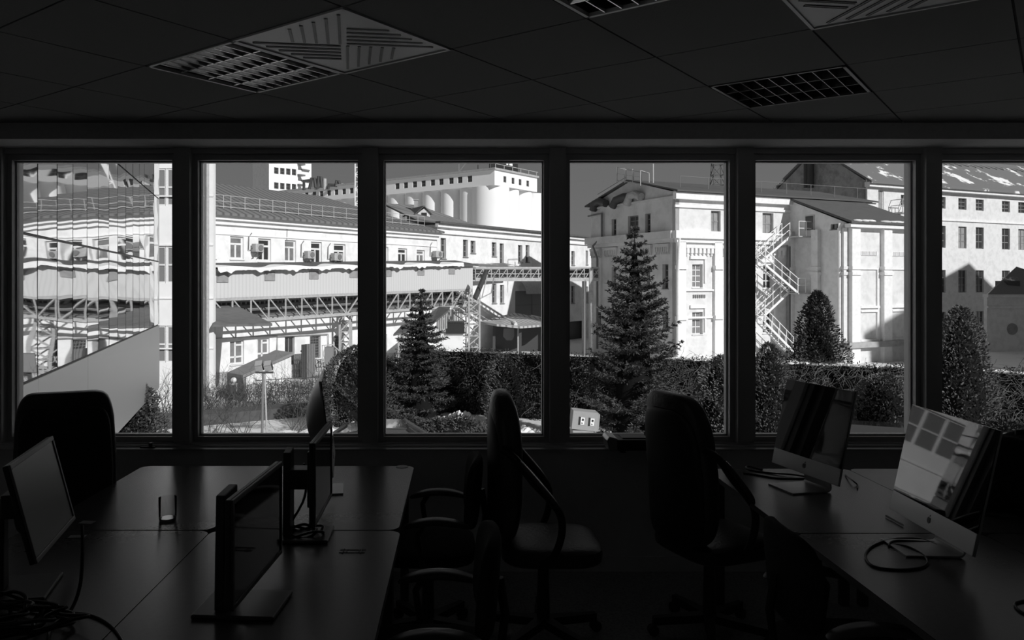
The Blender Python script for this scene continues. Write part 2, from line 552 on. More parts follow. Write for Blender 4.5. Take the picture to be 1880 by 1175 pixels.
table(DS+.002, DS+.79, 3.312, 4.45, 'far desk of the right island, right column, under the black bag', 'desks of the right island')
table(DS+.002, DS+.80, 2.0, 3.30, 'near desk of the right island, right column, at the picture edge', 'desks of the right island')
DZ = .7385

# ================================================================ COMPUTERS AND MONITORS
def bracket(pts): return pts
def imac(x, y, rz, tilt, w, label, zc=.812, grp='all-in-one computers', foot=.135, bulge=.045):
    """screen faces local -Y, chin and foot below; rz turns it"""
    t = thing('all_in_one_computer', label, 'computer', (x, y, DZ), rz, grp)
    z0 = zc-DZ; h = .46; chin = .082
    T = Matrix.Translation((0, 0, z0)) @ Matrix.Rotation(tilt, 4, 'X')   # leans back about the chin edge
    def bul(q):
        x_, y_, z_ = q
        return (x_, y_, z_)
    # aluminium shell: thin rim with a bulging back
    m = MB(True); vs = []; fs = []
    nx, nz = 18, 14
    for j in range(nz+1):
        for i in range(nx+1):
            u = -1+2*i/nx; v = -1+2*j/nz
            d = max(0, (1-u**2))*max(0, (1-v**2))
            vs.append((u*w/2, .006+bulge*(d**.6 if bulge < .08 else d), h/2+v*h/2))
    for j in range(nz):
        for i in range(nx):
            a = j*(nx+1)+i; fs.append((a, a+nx+1, a+nx+2, a+1))
    m.add(vs, fs, T)
    m.box(-w/2, w/2, -.0015, .0062, 0, h, T)
    m.build('back_shell', M_alu if True else M_alu, t, local=True)
    MB().box(-w/2, w/2, -.006, -.0012, 0, chin, T).build('chin', M_alu, t, local=True, bevel=.0015)
    MB().box(-w/2+.0005, w/2-.0005, -.0062, -.0012, chin+.0008, h-.0005, T).build('screen', M_imac, t, local=True)
    # small dark fruit-shaped emblem with a bite and a leaf
    lg = MB(); pts = []
    for k in range(24):
        a = 2*pi*k/24; r = .0125*(1-.10*cos(2*a)*0+.0)
        x_, z_ = r*cos(a)*.98, r*sin(a)
        if hypot(x_-.0165, z_-.001) < .007:
            d = hypot(x_-.0165, z_-.001); x_ = .0165+(x_-.0165)*.0072/d; z_ = .001+(z_-.001)*.0072/d
        if abs(x_) < .004 and z_ > .008: z_ -= .0022
        pts.append((x_, -.0072, chin*.5+z_))
    lg.prism(pts, (0, .0012, 0), T)
    lg.prism([(.0005, -.0072, chin*.5+.0135), (.001, -.0072, chin*.5+.0185), (.0055, -.0072, chin*.5+.0215), (.005, -.0072, chin*.5+.0160)], (0, .0012, 0), T)
    lg.build('emblem', M_black, t, local=True)
    # stand: bent aluminium sheet
    s = MB(True); wd = .10
    pr = [(-foot, .001), (.06, .001), (.073, .003), (.082, .012), (.083, .024), (.066, .11), (.052, .17)]
    vs = []; fs = []
    for k, (yy, zz) in enumerate(pr):
        a = pr[max(0, k-1)]; b = pr[min(len(pr)-1, k+1)]
        d = Vector((b[0]-a[0], b[1]-a[1])).normalized(); nn = Vector((-d.y, d.x))*.0035
        for sx_ in (-wd, wd):
            vs.append((sx_, yy+nn.x, zz+nn.y+.003)); vs.append((sx_, yy-nn.x, zz-nn.y+.003))
    for k in range(len(pr)-1):
        a = k*4; b = a+4
        fs += [(a, a+2, b+2, b), (a+1, b+1, b+3, a+3), (a, b, b+1, a+1), (a+2, a+3, b+3, b+2)]
    fs += [(0, 1, 3, 2), (len(vs)-4, len(vs)-2, len(vs)-1, len(vs)-3)]
    s.add(vs, fs); s.build('stand_foot', M_alu, t, local=True)
    return t
imac(1.845, 3.11, -radians(90)-radians(3.0), -radians(12), .60, 'near silver all-in-one computer reflecting a bright window')
imac(1.755, 4.03, -radians(90)+radians(13), -radians(12), .52, 'far silver all-in-one computer with dim reflection, in front of the fifth window')
imac(-.64, 4.0, radians(90)+radians(8.0), -radians(7), .54, 'silver all-in-one computer seen edge-on behind the left monitors', zc=.865, foot=.05, bulge=.10)

def monitor(x, y, rz, tilt, w, h, zb, label, stand='column', mscreen=None, frame=None, sx_=0., basew=.24, based=.2, coly=.10, colw=.07, ctop=None):
    t = thing('monitor', label, 'monitor', (x, y, DZ), rz, 'flat monitors on the left island')
    zb -= DZ
    T = Matrix.Translation((0, 0, zb+h/2)) @ Matrix.Rotation(tilt, 4, 'X') @ Matrix.Translation((0, 0, -h/2))
    fr = frame or M_black
    b = .016
    f = MB()
    f.box(-w/2, w/2, -.008, .0, 0, b, T); f.box(-w/2, w/2, -.008, 0, h-b, h, T)
    f.box(-w/2, -w/2+b, -.008, 0, b, h-b, T); f.box(w/2-b, w/2, -.008, 0, b, h-b, T)
    f.build('bezel', fr, t, local=True, bevel=.002)
    MB().box(-w/2+b, w/2-b, -.004, -.001, b, h-b, T).build('screen', mscreen or M_screen, t, local=True)
    k = MB()
    k.box(-w/2, w/2, 0, .018, 0, h, T)
    k.prism([(-w*.32, .018, h*.16), (w*.32, .018, h*.16), (w*.32, .018, h*.84), (-w*.32, .018, h*.84)][::-1], (0, .022, 0), T)
    k.build('back_cover', M_black, t, local=True, bevel=.004)
    zt = ctop-DZ if ctop else zb+h*.6
    s = MB()
    s.prism([(sx_-colw, coly-.02, .014), (sx_+colw, coly-.02, .014), (sx_+colw*.8, coly-.02, zt), (sx_-colw*.8, coly-.02, zt-.008)], (0, .03, 0))
    s.box(sx_-.045, sx_+.045, .03, coly-.015, zb+h*.38, zb+h*.62)
    s.build('stand_column', M_black, t, local=True, bevel=.004)
    MB().box(-basew/2+sx_, basew/2+sx_, coly-.06-based*.55, coly-.06+based*.55, 0, .014).build('stand_base', M_dark, t, local=True, bevel=.005)
    return t
# faces the aisle (+X): local -Y -> +X means rz = +90
near_mon = monitor(-.672, 2.63, radians(90)-radians(3.5), 0, .52, .335, .80, 'large black monitor seen nearly edge-on, nearest the camera', colw=.075, coly=.085, ctop=1.12, sx_=-.07, basew=.22, based=.24)
mid_mon = monitor(-.585, 3.37, radians(90)-radians(-1), 0, .47, .335, .815, 'black monitor with silver-edged stand, second from the camera behind the nearest', colw=.05, coly=.13, ctop=1.10, sx_=-.10, basew=.2, based=.22)
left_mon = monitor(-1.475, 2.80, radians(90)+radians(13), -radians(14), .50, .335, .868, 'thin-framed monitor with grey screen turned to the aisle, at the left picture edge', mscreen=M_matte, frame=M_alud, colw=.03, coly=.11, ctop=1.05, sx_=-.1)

# papers, stickers, bracket, pen
tag(MB().box(-.03, .03, -.02, .02, 0, .001, Matrix.Translation(G(160, 959, DZ+.001)) @ Matrix.Rotation(-.1, 4, 'Z')).build('paper_note', M_paper), 'small pale note lying on the far left desk beside the leaning screen', 'note')
tag(MB().box(-.035, .03, -.018, .018, 0, .001, Matrix.Translation(G(143, 985, DZ+.001)) @ Matrix.Rotation(.1, 4, 'Z')).build('paper_note', M_paper), 'small pale note just in front of the desk joint by the leaning screen', 'note')
m = MB()
c0 = G(647, 1012, DZ+.001)
for (a, b) in (((-.05, -.016), (.05, -.016)), ((-.05, .016), (.05, .016)), ((-.035, -.03), (-.035, .03)), ((.035, -.03), (.035, .03)), ((-.022, -.02), (-.022, .02)), ((.025, -.02), (.025, .02))):
    m.bar(c0+Vector((a[0], a[1], 0)), c0+Vector((b[0], b[1], 0)), .004, .002)
tag(m.build('cable_bracket', M_paper), 'flat wire bracket lying on the desk right of the monitor stand', 'bracket')
p0, p1 = G(1627, 947, DZ+.006), G(1660, 965, DZ+.006)
t = thing('pen', 'dark pen lying on the desk behind the bright computer', 'pen', (p0+p1)/2)
MB(True).tube([p0, p0+(p1-p0)*.9], .0045, 8).build('barrel', M_dark, t)
MB(True).tube([p0+(p1-p0)*.9, p1], [.0045, .001], 8).build('tip', M_alud, t)
tag(MB().cyl(G(738, 857, DZ), .035, DZ, DZ+.002, 20).build('cable_grommet', M_edge), 'round cable grommet near the window end of the left island', 'grommet')

# tumbler
tp = G(308, 955, DZ)
t = thing('glass_tumbler', 'empty clear glass tumbler standing on the left island', 'glass', tp)
MB(True).lathe([(0, .001), (.034, .001), (.037, .006), (.039, .10), (.0385, .1015)], tp, 32).build('glass_body', G_tumbler, t)
MB(True).lathe([(0, .0), (.034, .0), (.0345, .012), (0, .012)], tp, 32).build('thick_base', mat('glass_base', .35, .1, spec=1), t)

# cables
def cable(pts, r, name, label, m=None, n=7, sub=6, cat='cable', parent=None):
    """smooth curve through pts"""
    pts = [Vector(p) for p in pts]; out = []
    for i in range(len(pts)-1):
        a = pts[max(0, i-1)]; b = pts[i]; c = pts[i+1]; d = pts[min(len(pts)-1, i+2)]
        for k in range(sub):
            s_ = k/sub
            out.append(.5*((2*b)+(c-a)*s_+(2*a-5*b+4*c-d)*s_*s_+(3*b-a-3*c+d)*s_**3))
    out.append(pts[-1])
    o = MB(True).tube(out, r, n).build(name, m or M_cable, parent)
    if parent is None: tag(o, label, cat)
    return o
def loop(cx, cy, rx, ry, z, turns=1.1, ph=0, n=14):
    return [(cx+rx*cos(ph+2*pi*turns*k/n), cy+ry*sin(ph+2*pi*turns*k/n), z+.004*sin(3.1*k)) for k in range(n+1)]
cc = G(1645, 1022, DZ)
cable([G(1800-80, 1001, DZ+.004), G(1690, 990, DZ+.005), G(1640, 990, DZ+.004), G(1603, 1002, DZ+.004), G(1589, 1020, DZ+.004), G(1605, 1040, DZ+.004), G(1655, 1046, DZ+.004), G(1697, 1040, DZ+.004), G(1700, 1024, DZ+.004), G(1670, 1005, DZ+.010), G(1640, 1000, DZ+.004), G(1632, 1003, DZ+.004), G(1645, 993, DZ+.010), G(1715, 996, DZ+.004)], .0045, 'power_cable', 'coiled dark cable on the desk in front of the bright computer')
cable([G(1365, 868, DZ+.004), G(1390, 872, DZ+.004), G(1430, 878, DZ+.004), G(1485, 878, DZ+.004), G(1460, 872, DZ+.010), G(1410, 868, DZ+.004), G(1375, 862, DZ+.004), G(1372, 856, DZ+.004), G(1400, 862, DZ+.004)], .0045, 'power_cable', 'dark cable looped at the window end of the right island')
cable([G(1552, 872, DZ+.004), G(1565, 882, DZ+.02), G(1574, 890, DZ+.004), G(1574, 897, DZ+.004)], .004, 'power_cable', 'short dark cable behind the far computer foot')
cable([G(1880, 1126, DZ+.004), G(1868, 1118, DZ+.004), G(1864, 1108, DZ+.004), G(1880, 1103, DZ+.004), G(1900, 1104, DZ+.004)], .004, 'power_cable', 'cable end curling at the right picture edge')
# coil on the middle monitor base
b0 = G(558, 985, DZ)
cable([b0+Vector((.07*cos(a)*(1+.25*sin(a*1.7)), .055*sin(a), .022+.012*sin(a*2.3))) for a in [k*.55 for k in range(30)]]+[b0+Vector((-.02, .07, .12)), b0+Vector((-.01, .10, .2)), b0+Vector((-.02, .10, .28))], .0055, 'power_cable', 'bunched black cable coiled on the base of the middle monitor', sub=4)
# big tangle bottom left
random.seed(5)
cable([(-1.30, 2.72, .95), (-1.27, 2.66, .90), (-1.24, 2.58, .80), (-1.235, 2.5, .746), (-1.24, 2.40, .745), (-1.2, 2.3, .745), (-1.18, 2.2, .745)], .006, 'power_cable', 'thick black cable arching down from the leftmost monitor')
for q in range(7):
    cx, cy = -1.42+random.uniform(-.06, .06), 2.36+random.uniform(-.05, .05)
    rx, ry = random.uniform(.12, .23), random.uniform(.08, .14)
    cable([(cx+rx*(1+.15*sin(2.1*k+q))*cos(.5*k+q), cy+ry*sin(.5*k+q), DZ+.005+.011*q+.010*(1+sin(1.7*k))) for k in range(16+q)], .0055, 'tangled_cable',
          ['outermost loop of the black cable tangle under the leftmost monitor', 'lowest tangled black cable at the bottom left corner', 'second black cable loop in the bottom left tangle', 'third black cable loop in the bottom left tangle', 'upper black cable loop in the bottom left tangle', 'inner black cable loop around the leftmost monitor stand', 'topmost black cable loop of the bottom left tangle'][q], sub=4)
cable([G(130, 1126, DZ+.004), G(160, 1128, DZ+.004), G(190, 1140, DZ+.004), G(212, 1158, DZ+.004), G(226, 1180, DZ+.004)], .004, 'thin_cable', 'thin dark cable curving away from the bottom left tangle')

# ================================================================ CHAIRS
def base5(t, r=.29):
    for k in range(5):
        a = 2*pi*k/5+.3
        leg = MB().prism([(.03*-sin(a), .03*cos(a), .07), (-.03*-sin(a), -.03*cos(a), .07), (r*cos(a)+.015*sin(a), r*sin(a)-.015*cos(a), .055), (r*cos(a)-.015*sin(a), r*sin(a)+.015*cos(a), .055)], (0, 0, .04)).build('base_leg', M_black, t, local=True)
        MB(True).tube([(r*cos(a)-.018*sin(a), r*sin(a)+.018*cos(a), .027), (r*cos(a)+.018*sin(a), r*sin(a)-.018*cos(a), .027)], .027, 12).build('caster', M_dark, leg, local=True)
    MB(True).tube([(0, 0, .08), (0, 0, .42)], [.035, .025], 14).build('gas_lift', M_dark, t, local=True)

def high_chair(x, y, rz, label, bw=.46, top=1.25, arms=True, lean=.10, tagged=False, m=M_leather, thick=.055, e=.55, bow=.05, seat=.48, armk=1):
    """faces local +X"""
    t = thing('office_chair', label, 'chair', (x, y, 0), rz, 'high-backed office chairs')
    base5(t)
    MB(True).ell((.03, 0, .47), (.25, .25, .055), .5, 28, 12).build('seat', m, t, local=True)
    hb = (top-.5)/2; zc = .5+hb
    def bend(q):
        x_, y_, z_ = q
        k = z_/hb
        x_ += -.20-lean*k-bow*k*k*.5+.7*abs(y_)**2
        return (x_, y_*(1-.14*max(0, k)**2), z_)
    MB(True).ell((0, 0, zc), (thick, bw/2, hb), e, 36, 24, bend).build('backrest', m, t, local=True)
    MB(True).ell((-.035, 0, zc-.04), (thick*.6, bw/2*.93, hb*.9), e, 30, 18, bend).build('back_shell', M_black, t, local=True)
    if arms:
        for s_ in (-1, 1):
            pts = [(-.20, s_*.24, .86), (-.10, s_*.275, .83), (.03, s_*.285, .75), (.16, s_*.285, .685), (.24, s_*.285, .63), (.25, s_*.28, .56), (.19, s_*.27, .48), (.08, s_*.25, .445)]
            if armk != 1: pts = [(-.22+(p[0]+.2)*armk, p[1]*.92, .45+(p[2]-.445)*1.32) for p in pts]
            a = cable(pts, .018, 'armrest', None, M_black, 10, 5, parent=t)
            a.data.transform(wm(t))
            p = MB(True)
            kx = armk; p.ell((-.22+.28*kx if kx != 1 else .08, s_*.287*(.92 if kx != 1 else 1), .735 if kx == 1 else .84), (.15*kx, .03, .02), .6, 20, 10, lambda q: (q[0], q[1], q[2]-q[0]*(.55 if kx == 1 else 1.15)))
            p.build('arm_pad', M_armpad, a, local=True)
    if tagged:
        MB().box(-.29, -.285, -.04, .03, .62, .70).build('care_tag', M_paper, t, local=True)['label'] = 'pale square tag on the chair back'
    return t
high_chair(-2.10, 4.23, radians(114), 'high-backed black chair standing in front of the leftmost window', bw=.48, top=1.235, e=.24, bow=.02, lean=.05, arms=False)
high_chair(.42, 3.97, radians(0), 'black leather chair seen side-on before the third window, its rounded back catching light', bw=.44, top=1.25, e=.6, thick=.075, lean=.0, bow=.03, armk=.62)
high_chair(1.27, 4.02, radians(22), 'broad black chair seen from behind, in front of the fourth window', bw=.46, top=1.245, e=.42, lean=.03, armk=.62)

def low_chair(x, y, rz, label):
    t = thing('task_chair', label, 'chair', (x, y, 0), rz, 'low task chairs pushed up to the desks')
    base5(t)
    MB(True).ell((.0, 0, .46), (.24, .24, .045), .5, 24, 10).build('seat', M_fabric, t, local=True)
    def bend(q): return (q[0]-.24-.08*q[2]+.9*q[1]**2, q[1], q[2])
    MB(True).ell((0, 0, .75), (.03, .21, .17), .5, 28, 14, bend).build('backrest', M_fabric, t, local=True)
    MB(True).tube([(-.12, 0, .44), (-.27, 0, .47), (-.29, 0, .62), (-.27, 0, .75)], .016, 8).build('back_bar', M_black, t, local=True)
    for s_ in (-1, 1):
        sup = MB(True).tube([(.0, s_*.22, .44), (.02, s_*.27, .46), (.04, s_*.27, .60), (.0, s_*.27, .665)], .014, 8).build('arm_support', M_black, t, local=True)
        MB(True).ell((-.05, s_*.265, .665), (.16, .036, .017), .7, 24, 10, lambda q: (q[0], q[1], q[2]-1.2*q[0]**2)).build('arm_pad', M_armpad, sup, local=True)
    return t
low_chair(-.16, 3.975, radians(180), 'low task chair pushed under the far desk of the left island')
low_chair(-.13, 2.78, radians(180), 'low task chair pushed under the near desk of the left island')
low_chair(1.40, 2.83, 0, 'low task chair pushed under the near desk of the right island')

# black bag on the far right desk
bp = Vector((2.62, 3.72, DZ))
t = thing('rucksack', 'slumped black bag lying on the desk at the right picture edge', 'bag', bp)
random.seed(3)
def slump(q):
    x_, y_, z_ = q
    k = z_/.16
    return (x_*(1-.28*k)+.012*sin(z_*40+y_*20)+.03*k, y_*(1-.2*k)+.01*sin(x_*33), z_+.012*sin(x_*25+y_*19))
MB(True).ell(bp+Vector((0, 0, .172)), (.235, .17, .165), .75, 40, 24, slump).build('body', M_fabric, t)
MB(True).ell(bp+Vector((-.03, -.15, .11)), (.13, .05, .09), .7, 26, 14).build('front_pocket', M_fabric, t)
MB(True).tube([bp+Vector((.0, .0, .29)), bp+Vector((.02, .02, .345)), bp+Vector((.08, .02, .35)), bp+Vector((.10, 0, .29))], .009, 8).build('carry_handle', M_black, t)
MB(True).tube([bp+Vector((-.12, -.1, .20)), bp+Vector((-.23, -.15, .10)), bp+Vector((-.25, -.16, .01)), bp+Vector((-.14, -.2, .008))], .010, 8).build('strap', M_black, t)
high_chair(2.98, 4.02, radians(200), 'black high-backed chair behind the bag, cut off by the right picture edge', bw=.46, top=1.20, arms=False)

# machine on the sill, window 4
sp = Vector((1.14, 4.80, .7565))
t = thing('desktop_scanner', 'black machine with pale end cap lying on the sill of the fourth window', 'scanner', sp)
Q = Matrix.Translation((1.14, 4.86, .772))
MB().box(-.19, .21, -.10, .09, 0, .066, Q).build('body', M_black, t, bevel=.008)
m = MB(); m.prism([(-.25, -.07, .075), (-.19, -.105, .03), (-.19, -.10, .0), (-.235, -.08, .0)][::1], (0, .16, 0), Q)
m = MB(); m.prism([(-.235, 0, -.006), (-.185, 0, -.006), (-.185, 0, .072), (-.235, 0, .085), (-.25, 0, .06)], (0, .17, 0), Q @ Matrix.Translation((0, -.09, 0)))
m.build('end_cap', M_alu, t, bevel=.006)
MB().box(-.15, .19, -.06, .08, .066, .072, Q).build('lid', M_dark, t, bevel=.003)
MB().box(.04, .16, -.05, -.01, .072, .0735, Q).build('display_strip', M_alud, t)
m = MB()
for x_ in (-.15, .17): m.box(x_-.015, x_+.015, -.08, .0, -.016, 0, Q)
m.build('foot_pads', M_black, t)
#--EXT--
# ================================================================ OUTSIDE
# ground: trodden snow with bare earth
g = mat('yard_snow', .62, .95, spec=.1, noise=0)
n = g.node_tree; b = n.nodes['Principled BSDF']
co = n.nodes.new('ShaderNodeTexCoord'); tx = n.nodes.new('ShaderNodeTexNoise'); tx.inputs['Scale'].default_value = .35
tx.inputs['Detail'].default_value = 10; tx.inputs['Roughness'].default_value = .7
rp = n.nodes.new('ShaderNodeValToRGB')
rp.color_ramp.elements[0].position = .36; rp.color_ramp.elements[0].color = (.18, .18, .18, 1)
rp.color_ramp.elements[1].position = .45; rp.color_ramp.elements[1].color = (.66, .66, .66, 1)
n.links.new(co.outputs['Object'], tx.inputs['Vector']); n.links.new(tx.outputs['Fac'], rp.inputs['Fac']); n.links.new(rp.outputs['Color'], b.inputs['Base Color'])
struct(MB().box(-260, 320, 5.3, 420, GZ-.4, GZ), 'yard_ground', g)
struct(MB().box(-60, 60, -60, 5.3, GZ-.4, GZ), 'street_ground', g)

class Fac:
    """a wall standing on the line P0 + t*d; holes for windows are cut as real openings"""
    def __init__(s, P0, d, z0=GZ, z1=4, depth=8):
        s.P = Vector((P0[0], P0[1])); s.d = Vector(d).normalized()
        n_ = Vector((s.d.y, -s.d.x))
        if n_.dot(s.P) > 0: n_ = -n_
        s.n = n_; s.holes = []; s.z0 = z0; s.z1 = z1; s.depth = depth
    def t(s, px):
        r = (px-CX)/F
        return (r*s.P.y-s.P.x)/(s.d.x-r*s.d.y)
    def Y(s, px): return s.P.y+s.d.y*s.t(px)
    def z(s, px, py): return EYE-(py-HY)/F*s.Y(px)
    def pt(s, t, z, o=0): return Vector((s.P.x+s.d.x*t+s.n.x*o, s.P.y+s.d.y*t+s.n.y*o, z))
    def pp(s, px, py, o=0): return s.pt(s.t(px), s.z(px, py), o)
    def box(s, m, t0, t1, z0, z1, o0, o1):
        m.add([s.pt(t0, z0, o0), s.pt(t1, z0, o0), s.pt(t1, z0, o1), s.pt(t0, z0, o1), s.pt(t0, z1, o0), s.pt(t1, z1, o0), s.pt(t1, z1, o1), s.pt(t0, z1, o1)], MB.BF)
        return m
    def rect(s, px0, px1, py0, py1):
        c = (px0+px1)/2
        a, b = sorted((s.t(px0), s.t(px1)))
        return a, b, s.z(c, py1), s.z(c, py0)
    def window(s, parent, px0, px1, py0, py1, style='T', fr=None, pane=None, rec=.16, fw=.07, label=None, sill=True, name='window'):
        a, b, c, d = s.rect(px0, px1, py0, py1)
        return s.windowm(parent, a, b, c, d, style, fr, pane, rec, fw, label, sill, name)
    def windowm(s, parent, a, b, c, d, style='T', fr=None, pane=None, rec=.16, fw=.07, label=None, sill=True, name='window'):
        s.holes.append((a, b, c, d, rec+.03))
        fr = fr or M_winfr; pane = pane or M_pane
        f = MB(); o0, o1 = -rec, -rec+.06
        fw = min(fw, (b-a)*.12)
        s.box(f, a, a+fw, c, d, o0, o1); s.box(f, b-fw, b, c, d, o0, o1)
        s.box(f, a+fw, b-fw, c, c+fw, o0, o1); s.box(f, a+fw, b-fw, d-fw, d, o0, o1)
        w2 = fw*.45
        if style == 'T':
            h = d-(d-c)*.33; x = a+(b-a)*.47
            s.box(f, a+fw, b-fw, h-fw*.5, h+fw*.5, o0, o1); s.box(f, x-fw*.5, x+fw*.5, c+fw, h, o0, o1)
        elif style == 'L':
            x = a+(b-a)*.45; h = d-(d-c)*.22
            s.box(f, x-fw*.5, x+fw*.5, c+fw, d-fw, o0, o1); s.box(f, x, b-fw, h-fw*.5, h+fw*.5, o0, o1)
            s.box(f, a+fw, b-fw, c+(d-c)*.3-fw*.5, c+(d-c)*.3+fw*.5, o0, o1)
        elif style.startswith('g'):
            nx, nz = int(style[1]), int(style[2])
            for k in range(1, nx):
                x = a+(b-a)*k/nx; s.box(f, x-w2, x+w2, c+fw, d-fw, o0, o1)
            for k in range(1, nz):
                h = c+(d-c)*k/nz; s.box(f, a+fw, b-fw, h-w2, h+w2, o0, o1)
        elif style == 'bars':
            k = 1
            while a+.12*k < b-.05:
                s.box(f, a+.12*k-.012, a+.12*k+.012, c, d, o1, o1+.02); k += 1
            for k in range(1, 8):
                h = c+(d-c)*k/8; s.box(f, a, b, h-.012, h+.012, o1, o1+.02)
        if sill: s.box(f, a-.04, b+.04, c-.05, c, -.05, .06)
        w = f.build(name, fr, parent)
        if label: w['label'] = label
        p = MB(); s.box(p, a+fw*.5, b-fw*.5, c+fw*.5, d-fw*.5, -rec+.015, -rec+.03); p.build('pane', pane, w)
        return w
    def wall(s, name, m_, parent, t0, t1, top=None, body=True):
        z0, z1 = s.z0, s.z1
        ts = sorted({t0, t1}|{q for h in s.holes for q in (h[0], h[1]) if t0 < q < t1})
        zs = sorted({z0, z1}|{q for h in s.holes for q in (h[2], h[3]) if z0 < q < z1})
        m = MB()
        for i in range(len(ts)-1):
            for j in range(len(zs)-1):
                tc_, zc_ = (ts[i]+ts[i+1])/2, (zs[j]+zs[j+1])/2
                if any(h[0] < tc_ < h[1] and h[2] < zc_ < h[3] for h in s.holes): continue
                m.add([s.pt(ts[i], zs[j]), s.pt(ts[i+1], zs[j]), s.pt(ts[i+1], zs[j+1]), s.pt(ts[i], zs[j+1])], [(0, 1, 2, 3)])
        for (a, b, c, d, r) in s.holes:
            q = [s.pt(a, c), s.pt(b, c), s.pt(b, d), s.pt(a, d), s.pt(a, c, -r), s.pt(b, c, -r), s.pt(b, d, -r), s.pt(a, d, -r)]
            m.add(q, [(0, 1, 5, 4), (1, 2, 6, 5), (2, 3, 7, 6), (3, 0, 4, 7), (4, 5, 6, 7)])
        if body:
            D = s.depth
            q = [s.pt(t0, z0), s.pt(t1, z0), s.pt(t1, z1), s.pt(t0, z1), s.pt(t0, z0, -D), s.pt(t1, z0, -D), s.pt(t1, z1, -D), s.pt(t0, z1, -D)]
            m.add(q, [(1, 2, 6, 5), (3, 0, 4, 7), (4, 5, 6, 7), (2, 3, 7, 6)])
        return m.build(name, m_, parent)

def bthing(name, label, cat, f, t=0, group=None):
    return thing(name, label, cat, f.pt(t, GZ), 0, group)

# ---------------------------------------------------------------- mirrored wing of our own building, left
wx = lambda Y: -3.0-.258*Y
WV = Vector((-.258, 1, 0)).normalized(); WN = Vector((.968, .25, 0)).normalized()
def wpt(Y, z, o=0):
    return Vector((wx(Y), Y, z))+WN*o
t = thing('mirrored_wing', 'projecting office wing with mirrored glass strips above pale metal cladding, at the left', 'building wing', wpt(15, -1.47))
ys = [5.3+1.0*0]
joints = [28, 69, 105, 134, 160, 181, 200, 216, 231, 244, 256, 265, 275, 283, 292.5]
jy = [4350/(470-p)*1.0 for p in joints]
jy = [5.35, 6.45, 7.6, 8.75]+[y for y in jy]
random.seed(11)
ZJ = [.48, 2.42, 4.36, 6.3, 8.3]
nrm = []
for i in range(len(jy)-1):
    y0, y1 = jy[i]+.02, jy[i+1]-.02
    for j in range(len(ZJ)-1):
        m = MB(True); nx, nz = 6, 22
        z0, z1 = ZJ[j]+.02, ZJ[j+1]-.02
        ph, amp = random.uniform(0, 6), random.uniform(.6, 1.3)
        vs = []; fs = []
        tl = random.uniform(-.003, .003)
        for a in range(nz+1):
            for b_ in range(nx+1):
                u, v = b_/nx, a/nz
                o = .0011*amp*sin(v*6.3+ph)+.0007*amp*sin(v*14+2*ph+u*2)+.003*amp*(u-.5)**2+tl*(u-.5)
                vs.append(wpt(y0+(y1-y0)*u, z0+(z1-z0)*v, .0+o))
        for a in range(nz):
            for b_ in range(nx):
                q = a*(nx+1)+b_
                fs.append((q, q+1, q+nx+2, q+nx+1))
        m.add(vs, fs)
        m.build('mirror_panel', M_mirror, t)
m = MB()
m.prism([wpt(5.3, -1.47, -.02), wpt(24.4, -1.47, -.02), wpt(24.4, -1.47, -5), wpt(5.3, -1.47, -5)], (0, 0, 9.8))
m.build('wing_core', M_black, t)
m = MB(); m.prism([wpt(5.3, -1.47, -.01), wpt(24.42, -1.47, -.01), wpt(24.42, -1.47, .015), wpt(5.3, -1.47, .015)], (0, 0, 1.93))
m.build('metal_cladding', M_wingband, t)
m = MB()
for p in (69, 160):
    y = 4350/(470-p); m.prism([wpt(y-.006, -1.47, .0), wpt(y+.006, -1.47, 0), wpt(y+.006, -1.47, .0165), wpt(y-.006, -1.47, .0165)], (0, 0, 1.93))
m.build('cladding_joints', M_midsteel, t)

# ---------------------------------------------------------------- white block behind the wing
f = Fac((-10.35, 33.2), (-1, 0.0), z1=13, depth=.3)
t = bthing('office_block', 'bright white block with paired windows and a drainpipe, left of the long building', 'building', f, 5)
for (a, b) in ((309, 378), (452, 520), (598, 666)):
    for k in range(-1, 12):
        c = f.t(305)+.43+.86*k; z0, z1 = f.z(305, b), f.z(305, a)
        f.windowm(t, c-.428, c+.428, z0, z1, 'g12', fw=.075, rec=.1, pane=M_wingrey, sill=False)
f.wall('wall', M_white, t, 0, 20)
m = MB(); m.prism([(-10.5, 33.45, GZ), (-13.2, 41, GZ), (-30, 41, GZ), (-30, 33.45, GZ)], (0, 0, 13-GZ)); m.build('block_body', M_white, t)
pi_ = f.t(382.5)
m = MB(True)
m.tube([f.pt(pi_, GZ+.2, .12), f.pt(pi_, 13, .12)], .07, 10)
m.build('drainpipe', M_metalgrey, t)
m = MB()
for y in (360, 450, 548, 640): f.box(m, 0, 20, f.z(385, y)-.03, f.z(385, y)+.03, -.01, .03)
m.build('string_courses', M_trimw, t)

# ---------------------------------------------------------------- long white building
f = Fac((-11.9, 38), (.728, 1), z1=EYE+3.32, depth=9)
L1 = f
t = bthing('factory_building', 'long white two-storey building with dark roof and roof railing', 'building', f, 8)
for (a, b, c, d) in ((384, 396, 431, 474), (422.5, 447.5, 434, 476), (474, 497.5, 438, 480), (523, 543.5, 441, 481), (571, 591, 444, 484), (613, 634.5, 448, 487), (659, 674, 450, 486), (697, 713, 453, 486), (731, 747.5, 456, 484), (765, 780, 459, 484)):
    f.window(t, a, b, c, d, 'T', fw=.1, pane=M_curtain if int(a) in (422, 523, 697, 765) else None)
for (a, b, c, d, st) in ((422, 448, 624, 669, 'L'), (473, 495, 621, 661, 'L'), (697, 711, 614, 652, 'T'), (735, 745, 613, 648, 'T')):
    f.window(t, a, b, c, d, st, fw=.09, pane=M_curtain)
f.window(t, 569, 589, 617, 658, 'bars', fr=M_wingrey, sill=False)
f.window(t, 614, 632, 616, 659, 'bars', fr=M_wingrey, sill=False)
